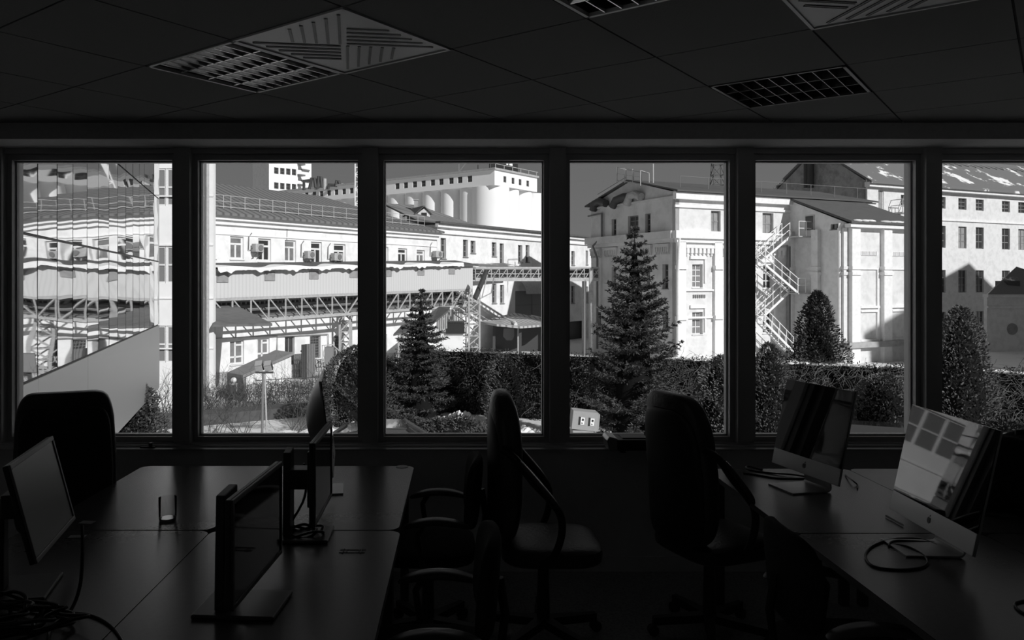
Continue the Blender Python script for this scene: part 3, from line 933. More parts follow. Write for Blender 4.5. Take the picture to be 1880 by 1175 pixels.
f.window(t, 523, 541, 618, 678, 'g22', fr=M_wingrey, sill=False, name='door')
te = f.t(802)
f.wall('wall', M_white2, t, -1.2, te)
m = MB()
f.box(m, -1.2, te+.1, f.z1-.30, f.z1, 0, .30); f.box(m, -1.2, te+.05, f.z1-.52, f.z1-.30, 0, .14); f.box(m, -1.2, te, f.z1-1.0, f.z1-.95, 0, .05)
m.build('cornice', M_trimw, t)
m = MB(); f.box(m, -1.2, te, GZ, GZ+.7, 0, .06); m.build('plinth', M_plinth, t)
nb = -L1.n
def back(p, k, dz): return Vector((p.x+nb.x*k, p.y+nb.y*k, p.z+dz))
e0, e1 = f.pt(-1.2, f.z1+.02, .5), f.pt(te+.2, f.z1+.02, .5)
r0 = back(f.pt(-1.2, f.z1, 0), 5.3, 2.25); r1 = back(f.pt(te-5.5, f.z1, 0), 5.3, 2.25)
b0_ = f.pt(-1.2, f.z1, -11); b1_ = f.pt(te+.2, f.z1, -11)
m = MB()
th = Vector((0, 0, -.12))
m.add([e0, e1, r1, r0, e0+th, e1+th, r1+th, r0+th], MB.BF)
m.add([e1, b1_, r1, e1+th, b1_+th, r1+th], [(0, 1, 2), (5, 4, 3), (0, 3, 4, 1)])
m.add([r0, r1, b1_, b0_, r0+th, r1+th, b1_+th, b0_+th], MB.BF)
m.build('roof', M_rooftile, t)
# roof railing
posts = [391, 417.5, 431, 457, 484, 508, 531.5, 555, 579, 599, 620, 643, 664, 686, 710, 727.5, 743, 759, 774, 786]
tp_ = [f.t(p) for p in posts]
m = MB()
for z_, w_ in ((.76, .025), (.46, .025), (.20, .04)):
    m.bar(f.pt(-1, f.z1+.2+z_, -.3), f.pt(tp_[-1], f.z1+.2+z_, -.3), w_, w_)
m.build('railing_rails', M_metalgrey, t)
for q in [-.9]+tp_:
    MB().bar(f.pt(q, f.z1+.05, -.3), f.pt(q, f.z1+.98, -.3), .03, .03).build('railing_post', M_metalgrey, t)
# small wall pipes and cables
m = MB(True)
m.tube([f.pp(507, 648, .1), f.pp(507, 617, .1), f.pp(600, 613, .1), f.pp(601, 640, .1)], .035, 8)
m.build('wall_pipe', M_metalgrey, t)
m = MB(); m.bar(f.pp(394, 621, .06), f.pp(506, 616, .06), .03); m.bar(f.pp(527, 410, .03), f.pp(525, 470, .03), .02)
m.build('wall_cables', M_midsteel, t)
# air conditioners hung on the wall: each a thing
def aircon(F_, px0, px1, py0, py1, label):
    a, b, c, d = F_.rect(px0, px1, py0, py1)
    o = F_.pt((a+b)/2, c, .1)
    u = thing('air_conditioner', label, 'air conditioner', o, atan2(F_.d.y, F_.d.x), 'air conditioners on the facade')
    m = MB(); F_.box(m, a, b, c, d, .12, .45); m.build('casing', M_metalgrey, u, bevel=.02)
    m = MB(True); cx_ = F_.pt(a+(b-a)*.6, (c+d)/2, .46); rr = (d-c)*.36
    ring = []
    for k in range(20):
        q = 2*pi*k/20
        ring.append(cx_+Vector((F_.d.x*cos(q)*rr, F_.d.y*cos(q)*rr, sin(q)*rr)))
    m2 = MB(); m2.prism(ring, Vector((F_.n.x, F_.n.y, 0))*.02); m2.build('fan_grille', M_midsteel, u)
    for q in (a+.1, b-.1):
        m = MB(); m.bar(F_.pt(q, c-.03, 0), F_.pt(q, c-.03, .48), .04); m.bar(F_.pt(q, c-.35, 0), F_.pt(q, c-.03, .42), .035); m.build('wall_bracket', M_midsteel, u)
    MB(True).tube([F_.pt(a, c+.2, .2), F_.pt(a-.15, c+.1, .08), F_.pt(a-.1, d+.35, .04), F_.pt(a+.1, d+.55, .02)], .025, 6).build('hose', M_midsteel, u)
for q in ((459, 474, 448, 463, 'air conditioner left of the second upper window of the long building'),
          (555, 568, 461, 475, 'air conditioner left of the fourth upper window, under stained plaster'),
          (604, 619, 465, 479, 'air conditioner overlapping the fifth upper window of the long building'),
          (791, 803, 461, 473, 'air conditioner at the right-hand corner of the long building')):
    aircon(L1, *q)

# ---------------------------------------------------------------- second wing, continuing to the right
f = Fac((-1.55, 54), (.75, 1), z1=EYE+3.95, depth=10)
L2 = f
t = bthing('factory_building', 'taller wing with narrow windows between the long building and the gabled house', 'building', f, 6)
for (a, b, c, d) in ((809, 819, 437, 475), (850, 859, 440, 472), (864, 873, 442, 465), (903, 911.5, 445, 471), (917.5, 925, 447, 488), (951, 959, 450, 482), (965, 972, 450, 482), (994, 1001, 453, 483), (1017, 1023, 457, 487), (1038, 1043, 457, 487), (1049, 1055, 461, 487), (1075.5, 1079.5, 460, 486),
                     (903, 911.5, 521, 557), (918, 925.5, 523, 557), (1038, 1043.5, 525, 557), (1049, 1055, 525, 557), (1075.5, 1080, 526, 556)):
    f.window(t, a, b, c, d, 'g23', fw=.07, rec=.22, fr=M_wingrey)
f.window(t, 946, 1010, 534, 585, 'g22', fw=.06, rec=.15, fr=M_midsteel, pane=M_wingrey, sill=False, name='workshop_door')
f.window(t, 1030, 1078, 590, 652, 'p', fw=.06, rec=.6, fr=M_midsteel, pane=M_black, sill=False, name='cellar_opening')
te2 = f.t(1105)
f.wall('wall', M_white2, t, 0, te2)
m = MB(); f.box(m, -.2, te2, f.z1-.18, f.z1+.05, 0, .25); f.box(m, 0, te2, f.z1-.62, f.z1-.5, 0, .14); m.build('cornice', M_trimw, t)
m = MB(); f.box(m, -.2, te2, f.z1+.05, f.z1+.2, -10, .45); m.build('roof', M_roofd, t)
# wing's seamed roof seen over the long roof
A_ = f.pt(-.1, f.z1+.2, .35); B_ = f.pt(f.t(862), f.z1+.22, .35); Cc = P(703, 373, 57.5)
m = MB(); m.prism([A_, B_, P(765, 376, 60), Cc, P(766, 404, 54.3)], (0, 0, -.12)); m.build('hipped_roof', M_roofstripe, t)
m = MB(); q = P(764, 377, 57); m.cbox(q, (.28, .28, .7)); m.cbox(q+Vector((0, 0, .38)), (.38, .38, .08)); m.build('chimney', M_brickd, t)
# dormer
q = P(779, 397, 55.2)
m = MB(); m.prism([q+Vector((-.45, 0, -.6)), q+Vector((.4, 0, -.6)), q+Vector((.4, 0, .2)), q+Vector((0, 0, .55)), q+Vector((-.45, 0, .2))], (-.9, 1.9, 0)); dm = m.build('dormer', M_white3, t)
m = MB(); m.box(q.x-.2, q.x+.18, q.y-.03, q.y+.02, q.z-.35, q.z+.25); m.build('dormer_window', M_pane, dm)
m = MB(); m.prism([q+Vector((-.62, -.1, .12)), q+Vector((0, -.1, .66)), q+Vector((0, -.1, .74)), q+Vector((-.72, -.1, .12))], (-.95, 2, 0)); m.prism([q+Vector((.5, -.1, .12)), q+Vector((0, -.1, .66)), q+Vector((0, -.1, .74)), q+Vector((.6, -.1, .12))][::-1], (-.95, 2, 0)); m.build('dormer_roof', M_roofd, dm)
# lean canopy half-way up
m = MB(); m.prism([f.pp(845, 487, .1), f.pp(925, 486, .1), f.pp(918, 484, 1.9)-Vector((0, 0, .35)), f.pp(846, 490, 1.9)-Vector((0, 0, .3))], (0, 0, .12))
m.build('snowy_canopy', M_roofsnow, t)
# curved hood over the door
vs = []; fs = []
for k in range(9):
    q = k/8*pi/2
    for px in (946, 978, 1010):
        p = f.pt(f.t(px), f.z(978, 514)-1.1*(1-cos(q)), .1+.9*sin(q)); vs.append(p)
for k in range(8):
    for j in range(2): fs.append((k*3+j, k*3+j+1, k*3+j+4, k*3+j+3))
m = MB(True); m.add(vs, fs); m.build('door_hood', M_metalgrey, t)

# ---------------------------------------------------------------- the gabled house
K = .87
cg = Vector((15.57*K, 57*K))
dR = Vector((1, .444)).normalized(); dL = Vector((-.444, 1)).normalized()
t = thing('gabled_house', 'tall white factory house with shaded gable, arched brick friezes and fire escape', 'building', (cg.x, cg.y, GZ))
fl = Fac(cg, dL, z1=EYE+6.5*K, depth=.3); fr_ = Fac(cg, dR, z1=EYE+6.62*K, depth=.3)
for (a, b, c, d) in ((1123, 1131.5, 402, 440), (1153, 1172, 396, 434), (1184.5, 1194.5, 392, 433)):
    fl.window(t, a, b, c, d, 'g24', fr=M_midsteel, rec=.25)
for (a, b, c, d) in ((1123, 1130.5, 490, 530), (1187, 1193, 487, 526), (1216, 1227, 485, 530), (1097, 1103, 573, 597), (1217, 1227, 572, 603), (1187, 1193, 573, 600)):
    fl.window(t, a, b, c, d, 'g24', fr=M_midsteel, rec=.3)
for (a, b, c, d, st, pm) in ((1305.5, 1323, 387, 425, 'g22', M_board), (1400, 1420, 391, 430, 'g22', M_board), (1271, 1290, 485, 528, 'g24', M_wingrey), (1401, 1419, 487, 530, 'g23', None), (1271, 1290, 573, 614, 'g23', M_wingrey), (1400.5, 1418, 573, 612, 'g23', None)):
    fr_.window(t, a, b, c, d, st, fr=M_board if pm is M_board else M_winfr, pane=pm, rec=.25, fw=.07)
tL = 10.9*K
fl.wall('gable_wall', M_gable, t, 0, tL)
# triangular gable field
apx = tL/2
zE = fl.z1; zA = EYE+7.9*K
m = MB(); m.add([fl.pt(0, zE), fl.pt(tL, zE), fl.pt(apx, zA), fl.pt(0, zE, -.3), fl.pt(tL, zE, -.3), fl.pt(apx, zA, -.3)], [(0, 1, 2), (5, 4, 3), (0, 3, 4, 1), (1, 4, 5, 2), (2, 5, 3, 0)])
m.build('gable_field', M_gable, t)
tR = fr_.t(1602)
fr_.wall('front_wall', M_white3, t, 0, tR)
# body behind, so that nothing shines through
def rp_(a, b, z): return Vector((cg.x+dR.x*a+dL.x*b, cg.y+dR.y*a+dL.y*b, z))
m = MB(); m.prism([rp_(.3, .3, GZ), rp_(tR, .3, GZ), rp_(tR, tL, GZ), rp_(.3, tL, GZ)], (0, 0, 6.4*K-GZ+EYE)); m.build('house_body', M_gable, t)
m = MB(); z1_ = EYE+6.62*K
th = Vector((0, 0, .10))
A0, A1, R0, R1, B0, B1 = rp_(-.25, -.5, z1_-.1), rp_(tR, -.5, z1_-.1), rp_(-.25, apx, zA+.02), rp_(tR, apx, zA+.02), rp_(-.25, tL+.5, z1_-.2), rp_(tR, tL+.5, z1_-.2)
m.add([A0, A1, R1, R0, A0+th, A1+th, R1+th, R0+th], MB.BF); m.add([R0, R1, B1, B0, R0+th, R1+th, B1+th, B0+th], MB.BF)
m.build('roof', M_roofm, t)
# cornices (project, and cast real shadow)
m = MB()
for (F2, t1_, px, ya, yb) in ((fr_, tR, 1260, 424, 438), ):
    F2.box(m, -.25, t1_, F2.z(px, yb), F2.z(px, ya), 0, .38); F2.box(m, -.1, t1_, F2.z(px, yb)-.25, F2.z(px, yb), 0, .2)
    F2.box(m, -.2, t1_, F2.z1-.55, F2.z1-.12, 0, .32); F2.box(m, -.1, t1_, F2.z1-1.05, F2.z1-.9, 0, .12)
m.build('front_cornices', M_trimw, t)
m = MB()
za, zb = fr_.z(1260, 438), fr_.z(1260, 424)
fl.box(m, 0, tL+.3, za, zb, 0, .38); fl.box(m, 0, tL+.2, za-.25, za, 0, .2); fl.box(m, 0, tL+.2, zE-.35, zE-.22, 0, .16)
m.build('gable_cornices', M_gable, t)
# pilasters, friezes of small arches
def frieze(F2, pa, pb, py, nn, mt, par, zref=None):
    a, b = F2.t(pa), F2.t(pb); z_ = zref if zref is not None else F2.z((pa+pb)/2, py)
    m = MB()
    for k in range(nn):
        c = a+(b-a)*(k+.5)/nn; w_ = abs(b-a)/nn
        F2.box(m, c-w_*.30, c+w_*.30, z_-.32, z_, .0, .16)
        F2.box(m, c-w_*.16, c+w_*.16, z_-.48, z_-.32, .0, .10)
    F2.box(m, min(a, b), max(a, b), z_, z_+.2, 0, .18)
    return m.build('arch_frieze', mt, par)
pil = MB()
for (a, b) in ((1240.5, 1256), (1309, 1323), (1372, 1384)):
    fr_.box(pil, fr_.t(a), fr_.t(b), GZ, za-.2, 0, .2)
    for py in (487, 580):
        zz = fr_.z(1250, py); fr_.box(pil, fr_.t(a)-.06, fr_.t(b)+.06, zz-.25, zz, 0, .32)
pil.build('pilasters', M_trimw, t)
frieze(fr_, 1257, 1309, 456, 7, M_trimw, t); frieze(fr_, 1324, 1371, 457, 6, M_trimw, t); frieze(fr_, 1400, 1440, 460, 5, M_trimw, t)
zf = fr_.z(1283, 456)
for (a, b, nn) in ((1204, 1230, 8), (1176, 1198, 7), (1146, 1170, 8), (1110, 1134, 8), (1086, 1104, 7)):
    frieze(fl, b, a, 0, nn, M_gable, t, zf+.1)
m = MB()
for (a, b, py) in ((1257, 1309, 531), (1257, 1309, 581)):
    zz = fr_.z(1283, py); fr_.box(m, fr_.t(a), fr_.t(b), zz-.12, zz, 0, .12)
for (a, b, y0, y1) in ((1266, 1295, 470, 476), (1266, 1295, 560, 566), (1396, 1423, 477, 482), (1396, 1423, 560, 565)):
    a_, b_, c_, d_ = fr_.rect(a, b, y0, y1); fr_.box(m, a_, b_, c_, d_, 0, .12)
    fr_.box(m, b_-.12, b_, c_-1.5, c_, 0, .1)
m.build('window_surrounds', M_trimw, t)
for k in range(6):
    pass
m = MB()
for k in range(6):
    a_ = fr_.t(1272+k*4); zz = fr_.z(1283, 541); fr_.box(m, a_, a_+.09, zz-.2, zz, 0, .07)
m.build('brick_dentils', M_board, t)
# downpipes
m = MB(True); m.tube([fr_.pt(-.05, za, .45), fr_.pt(-.05, za-2.2, .3), fr_.pt(-.05, GZ+.5, .3)], .08, 8); m.build('drainpipe', M_trimw, t)
m = MB(True); m.tube([fl.pp(1108, 392, .15), fl.pp(1108, 435, .15), fl.pp(1099, 452, .5), fl.pp(1103, 475, .3), fl.pp(1103, 640, .3)], .08, 8)
m.tube([fl.pp(1083, 397, .15), fl.pp(1108, 392, .15)], .06, 8); m.build('drainpipe', M_midsteel, t)
# fat ventilation ducts under the gable
for pts in (((1095, 387), (1098, 374), (1107, 370), (1119, 374)), ((1131, 380), (1137, 368), (1152, 362), (1160, 362)), ((1157, 376), (1163, 360), (1172, 357), (1184, 362))):
    MB(True).tube([fl.pp(p[0], p[1], .3) for p in pts], .27, 14).build('ventilation_duct', M_darksteel if pts[0][0] < 1150 else M_metalgrey, t)
# roof platform, railings
m = MB()
q0, q1 = P(1133, 331, 53), P(1176, 338, 51.5)
u_ = (q1-q0); hh = Vector((0, 0, .9))
m.bar(q0, q1, .05); m.bar(q0+hh, q1+hh-Vector((0, 0, .1)), .04); m.bar(q0+hh*.5, q1+hh*.5, .03)
bk = Vector((.9, 1.4, 0))
m.bar(q0+hh, q0+hh+bk, .04); m.bar(q0+hh+bk, q1+hh+bk, .04); m.bar(q1+hh, q1+hh+bk, .04)
for k in range(4):
    p = q0+u_*k/3; m.bar(p-Vector((0, 0, .1)), p+hh, .045); m.bar(p+bk, p+bk+hh, .04)
m.build('roof_platform_railing', M_metalgrey, t)
m = MB()
a_ = rp_(.3, .3, z1_+.2); pr_ = None
for k in range(9):
    p = rp_(1.2+2.3*k, 1.0, z1_+.35); m.bar(p, p+Vector((0, 0, .75)), .03)
    if pr_: m.bar(pr_+Vector((0, 0, .75)), p+Vector((0, 0, .75)), .025)
    pr_ = p
for k in range(4):
    p = rp_(.1, tL-.7-1.15*k, z1_+.45*k*.62+.05); m.bar(p, p+Vector((0, 0, .6)), .03)
m.bar(rp_(.1, tL-.7, z1_+.65), rp_(.1, tL-.7-1.15*3, z1_+.65+.84), .025)
m.build('roof_edge_railing', M_midsteel, t)
m = MB(True); p = P(1199, 336, 52); m.tube([p, p+Vector((0, 0, 2.4))], .05, 8); m.build('roof_mast', M_metalgrey, t)

# fire escape on the front wall
es = thing('fire_escape', 'white steel fire escape zigzagging up beside the shaded lean-to', 'staircase', fr_.pt(fr_.t(1405), GZ, .8))
def zr(py, px=1410): return fr_.z(px, py)
lv = [(1428, 436, 1368, 488), (1368, 488, 1426, 537), (1426, 537, 1368, 590), (1368, 590, 1418, 642)]
tt = lambda px: fr_.t(px)
for k, (pa, ya, pb, yb) in enumerate(lv):
    oo = .35+(.75 if k % 2 else 0)
    A_ = fr_.pt(tt(pa), zr(ya), oo); B_ = fr_.pt(tt(pb), zr(yb), oo)
    nv = Vector((fr_.n.x, fr_.n.y, 0))*.68
    m = MB()
    m.bar(A_, B_, .05, .14); m.bar(A_+nv, B_+nv, .05, .14)
    fl_ = m.build('stringers', M_trimw, es)
    m = MB()
    for q in range(11):
        c = A_.lerp(B_, (q+.5)/11)+nv*.5
        M4 = Matrix.Translation(c) @ Matrix.Rotation(atan2(fr_.d.y, fr_.d.x), 4, 'Z')
        m.box(-.12, .12, -.33, .33, -.015, .015, M4)
    m.build('treads', M_metalgrey, es)
    m = MB()
    for nn_ in (Vector((0, 0, 0)), nv):
        for h_ in (.5, .95): m.bar(A_+nn_+Vector((0, 0, h_)), B_+nn_+Vector((0, 0, h_)), .035)
        for q in range(5):
            c = A_.lerp(B_, q/4)+nn_; m.bar(c, c+Vector((0, 0, .95)), .035)
    m.build('handrail', M_trimw, es)
for (pa, pb, y, k) in ((1426, 1452, 436, 0), (1424, 1451, 537, 0)):
    a_, b_ = tt(pa), tt(pb); z_ = zr(y, 1440)
    m = MB(); fr_.box(m, a_, b_, z_-.08, z_, .2, 1.9); m.build('landing', M_metalgrey, es)
    m = MB()
    for h_ in (.5, .95): m.bar(fr_.pt(a_, z_+h_, 1.88), fr_.pt(b_, z_+h_, 1.88), .035); m.bar(fr_.pt(b_, z_+h_, .2), fr_.pt(b_, z_+h_, 1.88), .035)
    for q in range(3):
        c = a_+(b_-a_)*q/2; m.bar(fr_.pt(c, z_, 1.88), fr_.pt(c, z_+.95, 1.88), .035)
    m.build('landing_railing', M_trimw, es)
    m = MB(); m.bar(fr_.pt(b_-.05, GZ if y > 500 else zr(537), 1.8), fr_.pt(b_-.05, z_, 1.8), .07); m.build('support_post', M_metalgrey, es)

# ---------------------------------------------------------------- lean-to with mono-pitch roof
c2 = Vector((27.8*K, 56.7*K))
t = thing('lean_to_building', 'windowless-fronted lean-to with steep dark roof joined to the gabled house', 'building', (c2.x, c2.y, GZ))
f1 = Fac(c2, dL, z1=EYE+4.25*K, depth=.2); f2 = Fac(c2, dR, z1=EYE+4.25*K, depth=.2)
tb = 5.3*K; zt_ = EYE+6.5*K
f1.window(t, 1525, 1541, 408, 421, 'g21', fr=M_midsteel, rec=.2)
f1.z1 = EYE+4.25*K
f1.wall('side_wall', M_white3, t, 0, tb+.2)
m = MB(); a_, b_, c_, d_ = f1.rect(1480, 1494, 397, 422)
# sloping upper part of the side wall with its window opening framed on it
m.add([f1.pt(0, f1.z1), f1.pt(tb, f1.z1), f1.pt(tb, zt_-.1), f1.pt(0, f1.z1, -.2), f1.pt(tb, f1.z1, -.2), f1.pt(tb, zt_-.1, -.2)], [(0, 1, 2), (5, 4, 3), (0, 2, 5, 3)])
m.build('side_gable', M_white3, t)
fw_ = MB(); lo, hi = min(a_, b_), max(a_, b_)
f1.box(fw_, lo-.06, hi+.06, c_-.06, d_+.06, .0, .05); w = fw_.build('window', M_metalgrey, t)
m = MB(); f1.box(m, lo, hi, c_, d_, .05, .06); m.build('pane', M_pane, w)
f2.wall('front_wall', M_white3, t, 0, 7.3*K)
def lp(a, b, z): return Vector((c2.x+dR.x*a+dL.x*b, c2.y+dR.y*a+dL.y*b, z))
m = MB(); m.prism([lp(.2, .2, GZ), lp(7.1*K, .2, GZ), lp(7.1*K, tb, GZ), lp(.2, tb, GZ)], (0, 0, f2.z1-GZ-.1)); m.prism([lp(7.0*K, 0, f2.z1-.1), lp(7.0*K, tb, f2.z1-.1), lp(7.0*K, tb, zt_-.2)], (dR.x*.2, dR.y*.2, 0)); m.build('body', M_gable, t)
m = MB(); th = Vector((0, 0, .14))
q = [lp(-.25, -.55, f2.z1-.05), lp(7.6*K, -.55, f2.z1-.05), lp(7.6*K, tb, zt_), lp(-.25, tb, zt_)]
m.add(q+[p+th for p in q], MB.BF); m.build('roof', M_roofm, t)
m = MB(); f2.box(m, -.2, 7.5*K, f2.z1-.28, f2.z1-.06, 0, .45); m.build('eaves_cornice', M_trimw, t)
m = MB(); random.seed(4)
for k in range(10):
    if k in (3,): continue
    c = lp(.4+.62*k, -.45+random.uniform(0, .2), f2.z1+.12); m.ell(c, (random.uniform(.3, .5), .25, random.uniform(.08, .14)), 1, 10, 6)
m.build('eaves_snow', M_snow, t, smooth=True)
m = MB()
for (F2, ts) in ((f2, ((.13, .87), (3.0, 3.74), (5.65, 6.35))), (f1, ((.0, .48), (2.0, 2.52), (4.1, 4.44)))):
    mm = MB()
    for a, b in ts:
        F2.box(mm, a, b, GZ, F2.z1-.3, 0, .28)
        for z_ in (F2.z1-2.9, F2.z1-3.25): F2.box(mm, a-.07, b+.07, z_, z_+.2, 0, .36)
    mm.build('pilasters', M_trimw if F2 is f2 else M_white3, t)
m = MB()
for (a, b) in ((1.17, 2.7), (4.0, 5.4)):
    for (z0, z1) in ((EYE-1.5, EYE+.8), (EYE-3.6, EYE-1.9)):
        f2.box(m, a, b, z1, z1+.1, 0, .1); f2.box(m, b-.1, b, z0, z1, 0, .1); f2.box(m, a-.1, b+.1, z0-.15, z0, 0, .14)
    for k in range(12): f2.box(m, a+(b-a)*k/12, a+(b-a)*(k+.5)/12, f2.z1-2.0, f2.z1-1.75, 0, .08)
m.build('blind_window_frames', M_trimw, t)
m = MB(); f2.box(m, -.3, 7.4*K, EYE-4.1, EYE-3.75, 0, .45); f1.box(m, 0, tb, EYE-4.1, EYE-3.75, 0, .35); m.build('plinth', M_plinth, t)
m = MB(True); m.tube([f1.pt(.25, f2.z1, .35), f1.pt(.25, GZ+.4, .35)], .09, 8); m.build('drainpipe', M_trimw, t)
m = MB(True); m.tube([f1.pt(tb-.35, EYE+2.4, .3), f1.pt(tb-.35, GZ+.4, .3)], .08, 8); m.build('drainpipe', M_midsteel, t)

# ---------------------------------------------------------------- big white building with the snowy roof, right
c3 = Vector((35.0, 68.0))
t = thing('warehouse_building', 'large white four-storey building under a snow-patched roof, on the right', 'building', (c3.x, c3.y, GZ))
f3 = Fac(c3, dR, z1=EYE+8.7, depth=.4); f4 = Fac(c3, dL, z1=EYE+8.7, depth=.3)
cols = [(1729-32, 1736-32), (1720, 1736), (1759.5, 1774.5), (1791.5, 1806), (1839.5, 1854), (1869.5, 1884), (1918, 1933), (1948, 1963), (1996, 2011), (2026, 2041)]
for i, (a, b) in enumerate(cols):
    cpx = (a+b)/2; k = f3.Y(cpx)/f3.Y(1766)
    for j, (ya, yb) in enumerate(((364, 385), (416, 456), (496, 537), (572, 609))):
        z1w = EYE-(ya-HY)/F*f3.Y(1766); z0w = EYE-(yb-HY)/F*f3.Y(1766)
        f3.windowm(t, f3.t(a), f3.t(b), z0w, z1w, 'g23', fr=M_wingrey, rec=.2, fw=.07, pane=M_board if (i+j) % 3 == 0 and j == 1 else None, sill=False)
f3.window(t, 1654, 1669, 358, 378, 'g23', fr=M_wingrey, rec=.2, sill=False)
f3.window(t, 1607, 1622, 349, 392, 'p', fr=M_trimw, pane=M_board, rec=.12, sill=False, name='door')
f3.wall('long_wall', M_white3, t, 0, 46)
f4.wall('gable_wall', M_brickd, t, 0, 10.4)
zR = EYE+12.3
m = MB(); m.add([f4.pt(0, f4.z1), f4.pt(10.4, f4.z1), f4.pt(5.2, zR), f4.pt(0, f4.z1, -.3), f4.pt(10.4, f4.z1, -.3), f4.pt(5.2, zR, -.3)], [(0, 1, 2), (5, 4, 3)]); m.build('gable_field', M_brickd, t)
def wp(a, b, z): return Vector((c3.x+dR.x*a+dL.x*b, c3.y+dR.y*a+dL.y*b, z))
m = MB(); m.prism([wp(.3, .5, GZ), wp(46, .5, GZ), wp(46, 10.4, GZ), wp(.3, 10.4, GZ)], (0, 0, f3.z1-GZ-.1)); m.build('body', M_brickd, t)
m = MB(); th = Vector((0, 0, .2))
q = [wp(-.2, -.7, f3.z1-.25), wp(46, -.7, f3.z1-.25), wp(46, 5.2, zR), wp(-.2, 5.2, zR)]; m.add(q+[p+th for p in q], MB.BF)
q = [wp(-.2, 5.2, zR), wp(46, 5.2, zR), wp(46, 11.1, f3.z1-.25), wp(-.2, 11.1, f3.z1-.25)]; m.add(q+[p+th for p in q], MB.BF)
m.build('roof', M_roofsnow, t)
m = MB(); f3.box(m, -.2, 46, f3.z1-.5, f3.z1-.1, 0, .5); f3.box(m, 0, 46, f3.z1-3.1, f3.z1-2.95, 0, .12); m.build('cornice', M_trimw, t)
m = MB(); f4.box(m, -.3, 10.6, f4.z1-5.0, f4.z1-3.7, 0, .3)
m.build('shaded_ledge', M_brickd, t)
m = MB()
for k in range(40):
    a_ = wp(2+k*1.1, 4.6, zR-.25); b_ = wp(2.7+k*1.1, 3.7, zR-.75); m.bar(a_, b_, .07)
m.build('snow_guards', M_darksteel, t)
m = MB()                                              # corner brick pier, bright in the sun
f3.box(m, -.05, 1.3, GZ, f3.z1+.3, 0, .15); m.build('corner_pier', M_white3, t)
# pipes on the shaded gable
m = MB(True)
for px in (1487, 1494): m.tube([f4.pp(px, 345, .4), f4.pp(px, 296, .4), f4.pp(px, 285, .4)], .28, 10)
m.tube([f4.pp(1483, 345, .3), f4.pp(1482, 300, .3)], .1, 8)
m.build('flue_pipes', M_darksteel, t)
# little stair and balcony by its door
m = MB()
a_, z_ = f3.t(1636), f3.z(1640, 391)
b_ = f3.t(1654)
f3.box(m, a_, b_, z_-.1, z_, 0, 1.1)
for h_ in (.6, 1.1):
    m.bar(f3.pt(a_, z_+h_, 1.1), f3.pt(b_, z_+h_, 1.1), .05); m.bar(f3.pt(b_, z_+h_, 0), f3.pt(b_, z_+h_, 1.1), .05); m.bar(f3.pt(a_, z_+h_, 0), f3.pt(a_, z_+h_, 1.1), .05)
for k in range(4): c = a_+(b_-a_)*k/3; m.bar(f3.pt(c, z_, 1.1), f3.pt(c, z_+1.1, 1.1), .05)
m.build('balcony', M_metalgrey, t)

# ---------------------------------------------------------------- small hip-roofed house, far right
c4 = Vector((P(1812, 0, 57.8).x, 57.8))
t = thing('small_outbuilding', 'small hip-roofed outbuilding with a round opening, at the right picture edge', 'building', (c4.x, c4.y, GZ))
f5 = Fac(c4, (1, .12), z1=EYE-.9, depth=.3)
f5.wall('wall', M_white3, t, 0, 8.5)
sd = Vector((.70, 1, 0))*6
b4 = [f5.pt(.02, GZ, -.2), f5.pt(8.4, GZ, -.2), f5.pt(8.4, GZ, -.2)+sd, f5.pt(.02, GZ, -.2)+sd]
m = MB(); m.prism(b4, (0, 0, f5.z1-GZ-.05)); m.build('body', M_white3, t)
m = MB(); f5.box(m, -.2, 8.7, f5.z1-.2, f5.z1+.02, -.2, .35); f5.box(m, 0, 8.5, f5.z1-1.0, f5.z1-.85, 0, .12); m.build('cornice', M_white3, t)
m = MB(); ap = f5.pt(3.4, f5.z1+2.1, -2.6)+Vector((1.2, 0, 0))
q = [f5.pt(-.3, f5.z1+.02, .45), f5.pt(8.8, f5.z1+.02, .45), f5.pt(8.8, f5.z1+.02, -.2)+sd, f5.pt(.0, f5.z1+.02, -.2)+sd, ap]
m.add(q, [(0, 1, 4), (1, 2, 4), (2, 3, 4), (3, 0, 4), (3, 2, 1, 0)]); m.build('hipped_roof', M_roofsnow, t)
rc = f5.pp(1858, 604, .0); ring = []
for k in range(24):
    q = 2*pi*k/24; ring.append(rc+Vector((f5.d.x*cos(q)*.42, f5.d.y*cos(q)*.42, sin(q)*.42)))
m = MB(); m.prism(ring, Vector((f5.n.x, f5.n.y, 0))*.06); m.build('round_opening', M_board, t)
m = MB(); q = f5.pt(2.6, f5.z1+.7, -.9); m.box(q.x-.45, q.x+.45, q.y-.5, q.y+.9, q.z-.5, q.z+.3); m.build('dormer', M_darksteel, t)
# unseen tall block added beyond the right edge to throw the shadow on the warehouse's lower floors
t = thing('added_shadow_block', 'tall plain unseen block added beyond the right edge to shade the warehouse', 'building', (66, 36, GZ))
m = MB(); m.prism([(50, 22, GZ), (70, 17, GZ), (86, 46, GZ), (66, 51.5, GZ)], (0, 0, 19.2-GZ)); m.build('block_walls', M_greywall, t)
m = MB(); m.prism([(49.6, 21.6, 19.2), (70.2, 16.6, 19.2), (86.5, 46.2, 19.2), (65.8, 51.9, 19.2)], (0, 0, .5)); m.build('roof_slab', M_plinth, t)
m = MB()
for k in range(9):
    for j in range(6):
        a_ = Vector((50, 22)).lerp(Vector((66, 51.5)), (k+.3)/9.2); b_ = Vector((50, 22)).lerp(Vector((66, 51.5)), (k+.75)/9.2)
        m.prism([(a_.x, a_.y, GZ+1.2+3.6*j), (b_.x, b_.y, GZ+1.2+3.6*j), (b_.x-.05, b_.y+.03, GZ+1.2+3.6*j), (a_.x-.05, a_.y+.03, GZ+1.2+3.6*j)], (0, 0, 1.7))
m.build('window_bands', M_pane, t)

